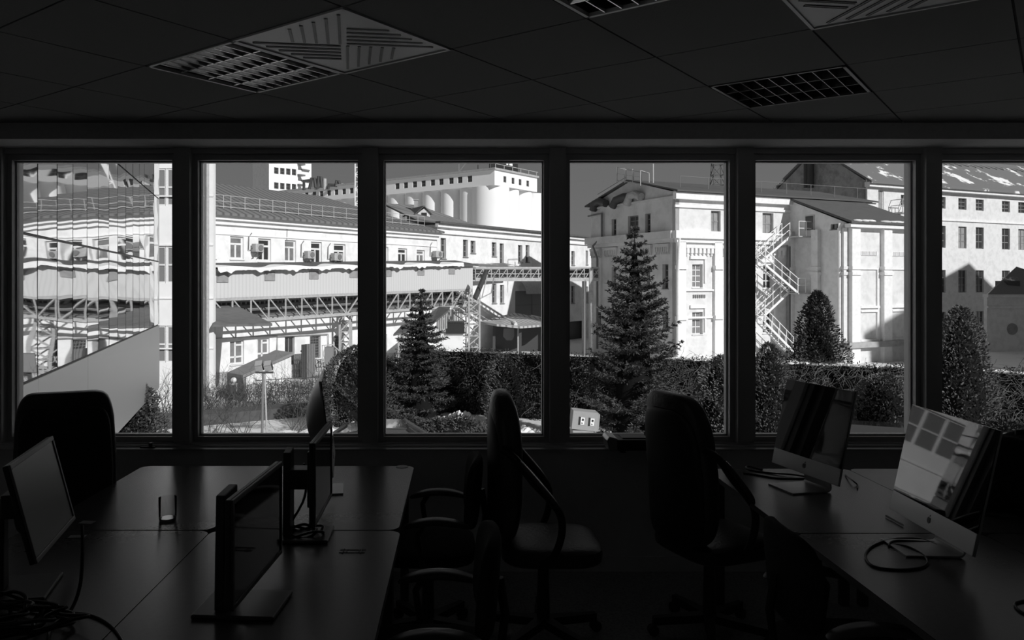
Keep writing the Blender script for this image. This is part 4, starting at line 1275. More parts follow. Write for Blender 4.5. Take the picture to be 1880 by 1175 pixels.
# ---------------------------------------------------------------- grain silo
cs = Vector((8.83, 200))
sR = Vector((.77, 1)).normalized(); sL = Vector((-1.3, 1)).normalized()
t = thing('grain_silo', 'huge pale grain silo of round concrete cells under a windowed gallery', 'silo', (cs.x, cs.y, GZ))
def sp_(a, b, z): return Vector((cs.x+sR.x*a+sL.x*b, cs.y+sR.y*a+sL.y*b, z))
D = 6.4; zb_, zt2 = EYE+24.6, EYE+28.5
nL = 14
def cellm(a, b, r, z1):
    p = sp_(a, b, 0); return MB(True).cyl((p.x, p.y), r, GZ, z1, 36)
for k in range(1, nL): cellm(D/2+.3, D/2+.3+D*k, D/2-.04, zb_).build('silo_cell', M_concrete, t)
cellm(D*.72, D*.72, D*.78, zb_).build('silo_cell', M_concrete, t)
for k in range(1, 4): cellm(D/2+.3+D*k-.2+1.2, D/2+.3, D/2-.04, zb_).build('silo_cell', M_concrete, t)
m = MB(); m.prism([sp_(3, 3, GZ), sp_(D*3.4, 3, GZ), sp_(D*3.4, D*nL, GZ), sp_(3, D*nL, GZ)], (0, 0, zb_-GZ)); m.build('inner_cells', M_concrete, t)
fa = Fac(cs, sL, z0=zb_, z1=zt2, depth=.5); fb = Fac(cs, sR, z0=zb_, z1=zt2, depth=.5)
for (a, yy) in ((563, 354), (577, 353), (590, 351.5), (604, 350), (617.5, 348.5), (631.5, 347), (645.5, 346), (659, 344), (729.5, 345), (745, 343.5), (761.5, 341.5), (777.5, 340), (794.5, 338), (810, 336.5), (828.5, 334), (844.5, 333), (862.5, 330.5)):
    c = fa.t(a); w_ = 1.5; fa.windowm(t, c-w_/2, c+w_/2, zb_+1.35, zb_+3.0, 'g22', fr=M_midsteel, rec=.2, sill=False)
for a in (927, 942, 955, 969):
    c = fb.t(a); fb.windowm(t, c-.65, c+.65, zb_+1.1, zb_+2.7, 'g22', fr=M_midsteel, rec=.2, sill=False)
tLs, tRs = D*nL, fb.t(986)
fa.wall('gallery_wall', M_concrete, t, 0, tLs, body=False); fb.wall('gallery_wall', M_concrete, t, 0, tRs, body=False)
m = MB(); m.prism([sp_(.5, .5, zb_), sp_(tRs, .5, zb_), sp_(tRs, tLs, zb_), sp_(.5, tLs, zb_)], (0, 0, zt2-zb_-.1)); m.build('gallery_body', M_concrete, t)
m = MB(); m.prism([sp_(-.4, -.4, zt2), sp_(tRs+.4, -.4, zt2), sp_(tRs+.4, tLs, zt2), sp_(-.4, tLs, zt2)], (0, 0, .5)); m.build('gallery_roof', M_plinth, t)
m = MB()
for k in range(6): c = tRs*k/5.2; p = sp_(c, -.3, zt2+.5); m.bar(p, p+Vector((0, 0, 1)), .14)
m.bar(sp_(0, -.3, zt2+1.5), sp_(tRs, -.3, zt2+1.5), .12); m.build('roof_railing', M_metalgrey, t)
# dark hoarding with pale smudged lettering on the roof (only its lower edge is in view)
hb_ = thing('roof_hoarding', 'dark advertising hoarding standing on the silo roof, cut by the window head', 'billboard', sp_(8, 1, zt2+.5))
m = MB(); q0 = sp_(.2, 1.4, zt2+.2); q1 = sp_(12.5, 1.4, zt2+.2); m.prism([q0, q1, q1+Vector((.2, .3, 0)), q0+Vector((.2, .3, 0))], (0, 0, 6)); m.build('board', M_black, hb_)
m = MB()
for k in range(7): p = sp_(.4+1.7*k, 1.9, zt2+.5); m.bar(p, p+Vector((0, 0, 5.5)), .2)
m.build('frame_posts', M_black, hb_)
m = MB()
for (a, b) in ((7.2, 8.1), (8.6, 10.1)): m.prism([sp_(a, 1.3, zt2+2.2), sp_(b, 1.3, zt2+2.2), sp_(b, 1.35, zt2+2.2), sp_(a, 1.35, zt2+2.2)], (0, 0, .8))
m.build('pale_marks', M_white, hb_)
m = MB(); p = sp_(.8, 12, zt2+.5)
m.bar(p, p+Vector((0, 0, 6)), .3); m.bar(p, p+Vector((4, 0, 5)), .25); m.bar(p+Vector((5, 0, 0)), p+Vector((5, 0, 6)), .2); m.bar(p+Vector((9.5, -2, 1.5)), p+Vector((4, 0, 5)), .2)
m.build('back_struts', M_midsteel, hb_)
# cyclone pipes on the far gallery
t = thing('roof_ducts', 'cluster of bent ventilation ducts and cyclones on the far end of the silo gallery', 'ducts', P(580, 350, 238))
for (x, y, w_, h_, hd) in ((596, 342, 6, 20, 1), (581, 343, 7, 21, 1), (628, 341, 5, 10, 1)):
    p = P(x, y, 236); sc = 236/F
    MB(True).lathe([(0, 0), (w_*sc*.5, 0), (w_*sc*.6, h_*sc*.3), (w_*sc*.6, h_*sc), (0, h_*sc)], p-Vector((0, 0, 1)), 16).build('cyclone', M_metalgrey, t)
for pts in (((558, 349), (558, 332), (570, 331)), ((568, 347), (572, 327), (577, 327), (580, 345)), ((583, 346), (585, 324), (589, 325), (591, 344)), ((602, 348), (604, 339), (614, 340)), ((616, 343), (618, 332), (622, 333), (624, 341))):
    MB(True).tube([P(a, b, 235) for a, b in pts], .45, 10).build('duct', M_darksteel, t)

# far tower
ct = Vector((-63.3, 262))
t = thing('mill_tower', 'tall pale mill tower rising behind the long roof on the left', 'tower', (ct.x, ct.y, GZ))
f7 = Fac(ct, (.77, 1), z1=EYE+58, depth=.5); f8 = Fac(ct, (-1.3, 1), z1=EYE+58, depth=.5)
for a in (507.5, 518.5, 529.5, 540):
    for yy in (283, 313.5, 341, 368):
        c = f7.t(a); z_ = f7.z(a, yy+(a-507)*.09); f7.windowm(t, c-.95, c+.95, z_-1.0, z_+1.1, 'g22', fr=M_midsteel, rec=.3, sill=False)
f7.wall('front_wall', M_concrete, t, 0, f7.t(547)); f8.wall('side_wall', M_greywall, t, 0, 8.5)  # side wall coloured darker than the front to stand for its shade
e_ = f7.t(547)
m = MB(); m.prism([f7.pt(0, GZ, -.4), f7.pt(e_, GZ, -.4), f7.pt(e_, GZ, -8), f7.pt(0, GZ, -8)], (0, 0, 55)); m.build('core', M_concrete, t)
m = MB(); f7.box(m, e_, f7.t(577), GZ, EYE+58, -9, -1.5); m.build('stair_shaft', M_concrete, t)
m = MB()
for yy in (302, 322, 340): f7.box(m, e_-.3, e_+2.5, f7.z(555, yy)-.3, f7.z(555, yy)+.2, -1, 1); f7.box(m, e_+2.8, e_+6.2, f7.z(555, yy+8)-.3, f7.z(555, yy+8)+.2, -1.6, -.9)
m.build('tower_platforms', M_midsteel, t)
# stair mast in front of the silo gallery
t = thing('lattice_mast', 'pale lattice stair mast at the right edge of the second window', 'mast', P(657, 372, 130))
x0, x1 = P(652, 300, 130).x, P(664, 300, 130).x
m = MB()
for x in (x0, x1):
    for y in (130, 131.2): m.bar((x, y, GZ), (x, y, EYE+22), .16)
z_ = GZ
m.build('corner_legs', M_trimw, t)
m = MB(); k = 0
while z_ < EYE+21:
    m.bar((x0, 130, z_), (x1, 130, z_), .12); m.bar((x0 if k % 2 else x1, 130, z_), (x1 if k % 2 else x0, 130, z_+1.2), .10); z_ += 1.2; k += 1
m.build('lattice_bracing', M_trimw, t)
# transmission lattice tower behind the gabled house
t = thing('lattice_tower', 'dark steel lattice tower behind the ridge of the gabled house', 'mast', P(1317, 346, 95))
def lattice(m, c, w0, w1, z0, z1, n_, r):
    cs_ = []
    for k in range(n_+1):
        u = k/n_; w_ = w0+(w1-w0)*u; z_ = z0+(z1-z0)*u
        cs_.append([Vector((c.x+sx_*w_, c.y+sy_*w_, z_)) for sx_, sy_ in ((-1, -1), (1, -1), (1, 1), (-1, 1))])
    for k in range(n_):
        for j in range(4):
            m.bar(cs_[k][j], cs_[k+1][j], r*1.5); m.bar(cs_[k][j], cs_[k][(j+1) % 4], r); m.bar(cs_[k][j], cs_[k+1][(j+1) % 4], r)
m = MB(); lattice(m, P(1317, 346, 95), .85, .3, EYE+8, EYE+19, 9, .06); m.build('lattice_frame', M_darksteel, t)
m = MB(); lattice(m, P(1317, 346, 95), 1.5, .85, GZ, EYE+8, 6, .08); m.build('lattice_base', M_darksteel, t)

# ---------------------------------------------------------------- conveyor gallery
g0 = Vector((-11.22, 36.03)); g1 = Vector((.87, 52.65)); gd = (g1-g0).normalized(); gn = Vector((gd.y, -gd.x))
LG = (g1-g0).length
t = thing('conveyor_gallery', 'pale corrugated conveyor gallery on steel trusses crossing in front of the long building', 'conveyor gallery', (g0.x, g0.y, GZ))
def zg(u, a, b): return a+(b-a)*u          # height along the gallery
def gp(s_, z, o=0): return Vector((g0.x+gd.x*s_+gn.x*o, g0.y+gd.y*s_+gn.y*o, z))
fg = Fac(g0, gd)
zt0, zt1 = EYE+.52, EYE+1.12; zb0, zb1 = EYE-.75, EYE-.435
M_corr = ribbed('gallery_sheet', .56, .50, 30, (gd.x, gd.y, 0), rough=.6)
m = MB()
m.add([gp(0, zb0), gp(LG, zb1), gp(LG, zt1), gp(0, zt0), gp(0, zb0, -1.5), gp(LG, zb1, -1.5), gp(LG, zt1, -1.5), gp(0, zt0, -1.5)], MB.BF)
m.build('sheet_walls', M_corr, t)
m = MB(); m.add([gp(0, zt0-.02, .25), gp(LG+.3, zt1-.02, .25), gp(LG+.3, zt1+.30, -1.68), gp(0, zt0+.30, -1.68), gp(0, zt0+.05, .25), gp(LG+.3, zt1+.05, .25), gp(LG+.3, zt1+.37, -1.68), gp(0, zt0+.37, -1.68)], MB.BF)
m.build('roof', M_roofd, t)
m = MB(True); random.seed(8)                      # snow lip with a ragged edge
N_ = 160; vs = []; fs = []
for k in range(N_+1):
    u = k/N_; s_ = LG*u*.93; z_ = zg(u*.93, zt0, zt1); hang = .03+.09*max(0, sin(k*.37)+.6*sin(k*1.31))*(1 if k < 130 else .5)+random.uniform(0, .03)
    thk = .10+.05*sin(k*.21)
    vs += [gp(s_, z_+.04-hang, .33), gp(s_, z_+.05+thk, .28), gp(s_, z_+.12+thk, -1.2), gp(s_, z_+.25, -1.5)]
for k in range(N_):
    for j in range(3): q = k*4+j; fs.append((q, q+4, q+5, q+1))
m.add(vs, fs); m.build('roof_snow', M_snow, t)
for px in (408, 495, 576, 649, 712, 772.5, 829):
    s_ = fg.t(px); u = s_/LG; zt_w = zg(u, zt0, zt1)-.12
    m = MB(); h_ = .42
    m.add([gp(s_-.32, zt_w-h_, .04), gp(s_+.32, zt_w-h_, .04), gp(s_+.32, zt_w, .04), gp(s_-.32, zt_w, .04), gp(s_-.32, zt_w-h_, 0), gp(s_+.32, zt_w-h_, 0), gp(s_+.32, zt_w, 0), gp(s_-.32, zt_w, 0)], MB.BF)
    m.build('shutter_window', M_board, t)
hT = 1.15
for side, oo in (('front', -.05), ('rear', -1.42)):
    m = MB()
    m.bar(gp(0, zb0-.06, oo), gp(LG, zb1-.06, oo), .10, .14); m.bar(gp(0, zb0-hT, oo), gp(LG, zb1-hT+.05, oo), .10, .14)
    m.build('truss_chords', M_metalgrey, t)
    m = MB(); nb_ = 19
    for k in range(nb_+1):
        s_ = LG*k/nb_; u = k/nb_; a_ = zg(u, zb0, zb1)-.06; b_ = a_-hT+.06
        m.bar(gp(s_, a_, oo), gp(s_, b_, oo), .07)
        if k < nb_:
            s2 = LG*(k+1)/nb_; a2 = zg((k+1)/nb_, zb0, zb1)-.06
            if k < nb_*.42: m.bar(gp(s_, a_, oo), gp(s2, a2-hT+.06, oo), .06)
            else: m.bar(gp(s_, b_, oo), gp(s2, a2, oo), .06)
    m.build('truss_bracing', M_metalgrey, t)
m = MB(True)
for (dz, oo, r) in ((-.62, -.8, .09), (-.85, -1.2, .12), (-.98, -.4, .07), (-.45, -1.2, .06)):
    m.tube([gp(0, zb0+dz, oo), gp(LG, zb1+dz, oo)], r, 8)
m.build('pipes', M_midsteel, t)
m = MB()
for k in range(70):
    s_ = LG*(k+.5)/70; u = k/70; z_ = zg(u, zb0, zb1)-.38
    fgz = z_
    m.add([gp(s_-.08, z_-.12, -1.36), gp(s_+.08, z_-.12, -1.36), gp(s_+.08, z_+.10, -1.36), gp(s_-.08, z_+.10, -1.36), gp(s_-.08, z_-.12, -1.40), gp(s_+.08, z_-.12, -1.40), gp(s_+.08, z_+.1, -1.40), gp(s_-.08, z_+.1, -1.40)], MB.BF)
m.build('cable_tray_slots', M_darksteel, t)
m = MB(); 
m.add([gp(0, zb0-.55, -1.40), gp(LG, zb1-.55, -1.40), gp(LG, zb1-.18, -1.40), gp(0, zb0-.18, -1.40), gp(0, zb0-.55, -1.43), gp(LG, zb1-.55, -1.43), gp(LG, zb1-.18, -1.43), gp(0, zb0-.18, -1.43)], MB.BF)
m.build('cable_tray', M_metalgrey, t)
# lattice legs
def leg(parent, c, w_, z1, name='support_tower', mt=None):
    m = MB(); lattice(m, c, w_, w_, GZ, z1, 6, .07); return m.build(name, mt or M_metalgrey, parent)
leg(t, gp(fg.t(656), 0, -.9), .28, zb0-hT+.3)
leg(t, gp(LG-.55, 0, -.6), .55, zb1-.1)
leg(t, gp(LG+.15, 0, -.1), .45, zb1-.1)
# pipe bridge running on to the right
h0 = Vector((1.05, 52.75)); h1 = Vector((P(1100, 0, 55).x, 55)); hd = (h1-h0).normalized(); hn = Vector((hd.y, -hd.x)); LH = (h1-h0).length
t = thing('pipe_bridge', 'steel pipe bridge running from the gallery to the gabled house', 'pipe bridge', (h0.x, h0.y, GZ))
def hp(s_, z, o=0): return Vector((h0.x+hd.x*s_+hn.x*o, h0.y+hd.y*s_+hn.y*o, z))
za_, zb2 = EYE+.95, EYE+.18
for oo in (0, -1.2):
    m = MB()
    m.bar(hp(0, za_, oo), hp(LH, za_+.05, oo), .1, .12); m.bar(hp(0, zb2, oo), hp(LH, zb2, oo), .12, .22); m.bar(hp(0, zb2+.4, oo), hp(LH, zb2+.4, oo), .05)
    m.build('bridge_chords', M_metalgrey, t)
    m = MB(); nb_ = 16
    for k in range(nb_+1):
        s_ = LH*k/nb_; m.bar(hp(s_, zb2, oo), hp(s_, za_, oo), .06)
        if k < nb_: m.bar(hp(s_, zb2, oo), hp(LH*(k+1)/nb_, za_, oo), .05)
    m.build('bridge_bracing', M_metalgrey, t)
for (z_, oo, r) in ((zb2+.25, -.3, .12), (zb2+.5, -.7, .14), (za_-.08, -.5, .09), (za_-.1, -.9, .07)):
    MB(True).tube([hp(0, z_, oo), hp(LH, z_, oo)], r, 8).build('pipe', M_midsteel, t)
for oo in (0, -1.2):
    m = MB(); m.bar(hp(LH-.6, GZ, oo), hp(LH-.6, za_, oo), .28, .28); m.build('column', M_metalgrey, t)
MB().bar(hp(LH-1.1, GZ, 0), hp(LH-1.1, zb2, 0), .12).build('column', M_midsteel, t)
# inclined chute at the joint
m = MB(); q = P(872, 548, 50); q2 = P(893, 498, 51)
m.bar(q, q2, .18, .3); m.build('chute', M_darksteel, t)
m = MB(); m.bar(P(908, 500, 49), P(902, 538, 50), .06); m.bar(P(902, 538, 50), P(878, 550, 48), .05); m.bar(P(895, 505, 49), P(885, 545, 48), .05); m.build('chute_stays', M_metalgrey, t)

# ---------------------------------------------------------------- low buildings and yard furniture
# annex with dark corrugated roof, left
t = thing('shed', 'low annex with a dark corrugated roof beside the white block', 'shed', P(430, 690, 35))
m = MB(); q = [P(391, 560, 36.8), P(433, 560, 37.5), P(500, 594, 34.0), P(391, 596, 32.8)]
m.prism(q, (0, 0, -.1)); m.build('corrugated_roof', mat('annex_roof', .14, .85, noise=.25, nscale=3), t)
for px in (394,): MB().bar(Vector((P(px, 0, 34.2).x, 34.2, GZ)), P(px, 595, 34.2), .08).build('roof_post', M_metalgrey, t)
# cellar entrance with sloping roof
t = thing('cellar_entrance', 'low cellar entrance with long sloping sheet roof, behind the floodlight', 'shed', P(480, 700, 35.5))
lo0, lo1 = P(417, 689, 34.5), P(446, 694, 33.6); hi0, hi1 = P(506, 647, 37.6), P(538, 652, 36.6)
m = MB(); m.prism([lo0, lo1, hi1, hi0], (0, 0, .12)); m.build('sheet_roof', mat('entrance_roof', .24, .7, noise=.15, nscale=2), t)
m = MB()
m.prism([Vector((lo1.x+.1, lo1.y+.15, GZ)), Vector((hi1.x-.1, hi1.y+.1, GZ)), Vector((hi1.x-.1, hi1.y+.1, hi1.z)), Vector((lo1.x+.1, lo1.y+.15, lo1.z))], (-.4, .55, 0))
m.build('side_wall', M_white2, t)
m = MB(); m.prism([Vector((lo0.x, lo0.y, GZ)), Vector((lo1.x, lo1.y, GZ)), lo1, lo0], (.1, .1, 0)); m.build('front_boards', M_midsteel, t)
# slatted door leaf
f = L1
t = thing('slatted_screen', 'dark slatted board screen standing open beside the entrance roof', 'screen', f.pp(541, 680, .9))
a_, b_, c_, d_ = f.rect(529, 553.5, 630, 681)
for k in range(8):
    x = a_+(b_-a_)*k/8; m = MB(); f.box(m, x+.01, x+(b_-a_)/8-.01, GZ, d_, 1.0, 1.05); m.build('board', M_midsteel if k > 2 else M_darksteel, t)
m = MB(); f.box(m, a_, b_, c_+.5, c_+.6, .95, 1.0); f.box(m, a_, b_, d_-.4, d_-.3, .95, 1.0); m.build('cross_rails', M_darksteel, t)
# steps with ornamental railing
t = thing('entrance_steps', 'short entrance steps with curly wrought-iron railing', 'steps', f.pp(562, 692, 1.2))
for k in range(5):
    m = MB(); f.box(m, f.t(548), f.t(548)+1.9+.28*k, GZ+.0, GZ+.85-.17*k, .1+.3*k, 1.3+.3*k-.9); m.build('step', M_plinth, t)
for oo in (1.6,):
    m = MB()
    a_, b_ = f.t(553), f.t(572); c_ = f.t(585)
    for z_ in (.9, 1.75): m.bar(f.pt(a_, GZ+z_, oo), f.pt(b_, GZ+z_, oo), .05); m.bar(f.pt(b_, GZ+z_, oo), f.pt(c_, GZ+z_-.85, oo+.8), .05)
    for k in range(5): x = a_+(b_-a_)*k/4; m.bar(f.pt(x, GZ+.1, oo), f.pt(x, GZ+1.75, oo), .035)
    for k in range(6):
        u = k/5; m.bar(f.pt(b_+(c_-b_)*u, GZ+.1-.05*u, oo+.8*u), f.pt(b_+(c_-b_)*u, GZ+1.75-.85*u, oo+.8*u), .035)
    m.build('railing_bars', M_metalgrey, t)
    for (px, rr) in ((562, .26), (577, .13), (569, .13)):
        c = f.pt(f.t(px), GZ+1.3, oo); pts = [c+Vector((f.d.x*rr*cos(q*pi/8), f.d.y*rr*cos(q*pi/8), rr*1.2*sin(q*pi/8))) for q in range(16)]
        MB(True).tube(pts, .025, 6, closed=True).build('scroll_ring', M_metalgrey, t)
# electric cabinet on post
q = P(604, 676, 36)
t = thing('electrical_cabinet', 'grey electrical cabinet on a post right of the entrance steps', 'cabinet', (q.x, q.y, GZ))
z0, z1 = P(0, 674, 36).z, P(0, 637, 36).z
MB().box(q.x-.20, q.x+.20, 36, 36.35, z0, z1).build('casing', M_midsteel, t, bevel=.02)
MB().box(q.x-.18, q.x+.18, 35.98, 36, z0+.03, z1-.03).build('door', mat('cabinet_door', .24, .6), t)
MB().box(q.x-.05, q.x+.05, 36.1, 36.2, GZ, z0).build('post', M_darksteel, t)
# timber coal shed with slats
t = thing('slatted_shed', 'slatted timber shed with black opening left of the gallery tower', 'shed', P(825, 640, 45))
m = MB(); m.prism([P(775, 590, 43), P(806, 566, 46), P(826, 566, 46), P(824, 572, 44), P(792, 598, 42)], (0, 0, .1)); m.build('lean_roof', M_roofd, t)
a_, b_ = P(822, 640, 45.5), P(850, 640, 45.5)
for k in range(9):
    x = a_.x+(b_.x-a_.x)*k/9; MB().box(x, x+.06, 45.5, 45.56, P(0, 592, 45.5).z, P(0, 568, 45.5).z).build('slat', M_darksteel, t)
m = MB(); m.box(a_.x-.1, b_.x+.1, 45.55, 47.5, P(0, 613, 45.5).z, P(0, 592, 45.5).z); m.build('bunker', M_black, t)
m = MB(); m.box(P(800, 0, 45.7).x, b_.x, 45.7, 47.4, GZ, P(0, 613, 45.5).z); m.build('base_wall', M_white2, t)
for k in range(6):
    x = P(801+3.6*k, 0, 44.5+.15*k).x; MB().box(x, x+.06, 44.5+.15*k, 44.56+.15*k, P(0, 600-1.2*k, 45).z-.3, P(0, 588-3.3*k, 45).z).build('slat', M_metalgrey, t)
# small porch left of the spruce
t = thing('entrance_porch', 'small entrance porch with dark sheet roof and wooden posts left of the small spruce', 'porch', P(750, 655, 43))
m = MB(); m.prism([P(722, 617, 42), P(738, 600, 44.5), P(790, 588, 46), P(772, 606, 43)], (0, 0, .1)); m.build('porch_roof', M_roofd, t)
for px in (732, 748): MB().bar(Vector((P(px, 0, 42.3).x, 42.3, GZ)), P(px, 612, 42.3), .1).build('post', M_metalgrey, t)
m = MB(); m.bar(P(735, 668, 42.6), P(758, 640, 44.5), .05); m.bar(P(735, 656, 42.6), P(758, 630, 44.5), .05); m.build('stair_rail', M_metalgrey, t)
# canopy on posts, with slatted snow-lined roof
t = thing('loading_canopy', 'low loading canopy with ribbed, snow-lined roof over a dark bay', 'canopy', P(950, 645, 56))
M_canopy = ribbed('ribbed_canopy_roof', .42, .16, 16, (.9, .42, 0))
m = MB(); q = [P(880, 590, 57), P(945, 574, 60), P(1012, 587, 60), P(1012, 595, 56), P(955, 599, 54), P(912, 595, 54)]
m.prism(q, (0, 0, -.15)); m.build('ribbed_roof', M_canopy, t)
m = MB(True); m.tube([P(925, 584, 59), P(944, 592, 56), P(947, 596, 54.5)], .13, 8); m.tube([P(1010, 588, 61), P(975, 579, 62)], .06, 8); m.build('roof_snow', M_snow, t)
for px in (907, 955, 1005): MB().bar(Vector((P(px, 0, 55).x, 55, GZ)), P(px, 597, 55), .18).build('post', M_darksteel, t)
m = MB(); a_ = P(906, 0, 60); b_ = P(1032, 0, 62); m.box(P(906, 0, 58).x, P(1012, 0, 58).x, 58.0, 58.3, GZ, P(0, 592, 58).z); m.build('bay_shade_sheet', M_darksteel, t)  # dark sheet standing in for the shade of the open bay
MB().box(P(950, 0, 55.6).x, P(954, 0, 55.6).x+.1, 55.5, 55.7, GZ, P(0, 600, 55.5).z).build('notice_post', M_metalgrey, t)
m = MB(True); pts = [P(925, 603, 56), P(924, 618, 56), P(930, 625, 56), P(940, 625, 56), P(944, 618, 56), P(944, 603, 56)]; m.prism(pts, (0, .3, 0)); m.build('hopper', M_midsteel, t)

# ---------------------------------------------------------------- ivy-grown boundary wall
w0, w1 = Vector((-2.3, 31.75)), Vector((20.5, 21.6)); wd_ = (w1-w0).normalized(); wn_ = Vector((wd_.y, -wd_.x))
if wn_.dot(w0) > 0: wn_ = -wn_
LW = (w1-w0).length; ZW = EYE-2.68
def wwp(s_, z, o=0): return Vector((w0.x+wd_.x*s_+wn_.x*o, w0.y+wd_.y*s_+wn_.y*o, z))
t = thing('boundary_wall', 'long garden wall overgrown with dark creeper and capped with snow', 'wall', wwp(LW/2, GZ))
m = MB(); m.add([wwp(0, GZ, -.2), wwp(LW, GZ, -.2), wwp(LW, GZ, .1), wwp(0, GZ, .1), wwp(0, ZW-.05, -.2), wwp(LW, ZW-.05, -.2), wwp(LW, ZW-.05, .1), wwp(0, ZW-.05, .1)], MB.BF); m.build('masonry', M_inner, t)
m = MB(True); random.seed(21)
for k in range(70):
    s_ = LW*(.42+.58*k/70); m.ell(wwp(s_, ZW+.0+.02*sin(k), -.05+.04*sin(k*2.1)), (.2, .16, .05+.03*random.random()), 1, 10, 6)
m.build('snow_cap', M_snow, t)

def blades(m, c, d, L_, w_, droop=0):
    """one thin leaf blade starting at c in direction d"""
    d = d.normalized(); s_ = d.cross(Vector((random.uniform(-1, 1), random.uniform(-1, 1), random.uniform(-1, 1))))
    if s_.length < 1e-4: return
    s_ = s_.normalized()*w_/2
    e = c+d*L_+Vector((0, 0, -droop))
    mid = c+d*L_*.5
    m.v += [tuple(c), tuple(mid+s_), tuple(e), tuple(mid-s_)]; n_ = len(m.v)
    m.f.append((n_-4, n_-3, n_-2, n_-1))
def rv(): return Vector((random.gauss(0, 1), random.gauss(0, 1), random.gauss(0, 1)))
N3 = Vector((wn_.x, wn_.y, 0))
m = MB(); random.seed(31)
for k in range(26000):
    s_ = random.uniform(-.2, LW); zz = GZ+(ZW-GZ)*random.random()**.9+.05
    bul_ = .18+.16*sin(s_*1.9+zz*2.3)*sin(s_*.7+1)+.10*sin(s_*5+zz*3)
    c = wwp(s_, zz+.06*sin(s_*3), .1+bul_*random.random()**.5)
    if random.random() < .12: c = wwp(s_, ZW+random.uniform(-.1, .14)+.05*sin(s_*2.2), random.uniform(-.2, .3))
    blades(m, c, N3*.8+Vector((0, 0, random.uniform(-.9, .5)))+rv()*.5, random.uniform(.06, .13), random.uniform(.03, .06))
lf = m.build('creeper_leaves', M_ivy, t); lf['kind'] = 'stuff'
m = MB()
for k in range(3800):
    s_ = random.uniform(0, LW)
    if random.random() < .9: s_ = LW*(.38+.62*random.random())
    zz = GZ+random.uniform(.2, ZW-GZ+.1)
    p = wwp(s_, zz, .33); d = Vector((wd_.x, wd_.y, 0))*random.uniform(-1, 1)+Vector((0, 0, random.uniform(-1, .6)))+N3*.25
    pts = [p]
    for j in range(4):
        d = (d.normalized()+rv()*.28+Vector((0, 0, -.12))); pts.append(pts[-1]+d.normalized()*random.uniform(.08, .2))
    for j in range(4):
        a_, b_ = pts[j], pts[j+1]; sd = (b_-a_).cross(N3).normalized()*.0042; m.v += [tuple(a_-sd), tuple(a_+sd), tuple(b_+sd), tuple(b_-sd)]; q = len(m.v); m.f.append((q-4, q-3, q-2, q-1))
tw = m.build('dry_vines', M_twig, t); tw['kind'] = 'stuff'

# ---------------------------------------------------------------- conifers
def spruce(px, Y, z1, R, label, seed, whorls=30, per=9, dens=1.0, lo=.05, droop=.22, name='spruce_tree', mt=None, up=.32):
    random.seed(seed)
    x = P(px, 0, Y).x; H_ = z1-GZ
    t = thing(name, label, 'tree', (x, Y, GZ), 0, None)
    MB(True).tube([(x, Y, GZ), (x+.02, Y, GZ+H_*.5), (x, Y, z1-.15)], [.13, .08, .012], 8).build('trunk', M_bark, t)
    m = MB(); br = MB()
    for w_ in range(whorls):
        u = lo+(1-lo)*(w_/(whorls-1))**.92
        z_ = GZ+H_*u; Lm = R*(1-u)**.74+.05
        for k in range(per if u < .9 else 5):
            a = random.uniform(0, 2*pi); L_ = Lm*random.uniform(.72, 1.15)*(1+.10*sin(w_*2.4))
            d = Vector((cos(a), sin(a), 0)); steps = max(3, int(L_/.085))
            pts = []
            zz = z_+random.uniform(-.05, .05)
            for j in range(steps+1):
                v = j/steps
                pts.append(Vector((x, Y, zz))+d*L_*v+Vector((0, 0, -droop*L_*v+up*L_*v*v*1.4)))
            sd = Vector((0, 0, 1)).cross(d)
            for j in range(steps):
                v = (j+.5)/steps
                if v < .12 and u < .8: continue
                p = pts[j].lerp(pts[j+1], random.random())
                tw_ = (.16+.26*(1-v))*min(1, L_+.15)*.9
                for sgn in (-1, 1):
                    td = (d*.75+sd*sgn*random.uniform(.5, 1.1)+Vector((0, 0, random.uniform(-.25, .12)))).normalized()
                    nb2 = int((4+tw_*24)*dens)
                    for q in range(nb2):
                        c = p+td*tw_*(q/nb2)
                        blades(m, c, td*1.0+rv()*.42+Vector((0, 0, .22)), random.uniform(.08, .15), .036)
            for q in range(5): blades(m, pts[-1], d+rv()*.35+Vector((0, 0, .4)), .11, .03)
            m_a, m_b = pts[0], pts[-1]; br.v += []
    for q in range(40): blades(m, Vector((x, Y, z1-.35+.35*random.random())), Vector((0, 0, 1))+rv()*.5, .12, .03)
    m.build('foliage', mt or M_spruce, t)
    cm = MB(True); cm.tube([(x, Y, GZ+H_*.04), (x, Y, GZ+H_*.5), (x, Y, GZ+H_*.93)], [R*.42, R*.24, .03], 12); cm.build('shade_core', M_inner, t)  # solid dark core in place of the shade between branches
    return t
spruce(1165, 23.8, EYE+1.62, 1.72, 'large dark spruce standing before the gabled house in the fourth window', 3, 24, 12)
spruce(773, 28.6, EYE-.33, 1.38, 'smaller spruce standing in front of the gallery tower in the third window', 8, 20, 11, up=.22)

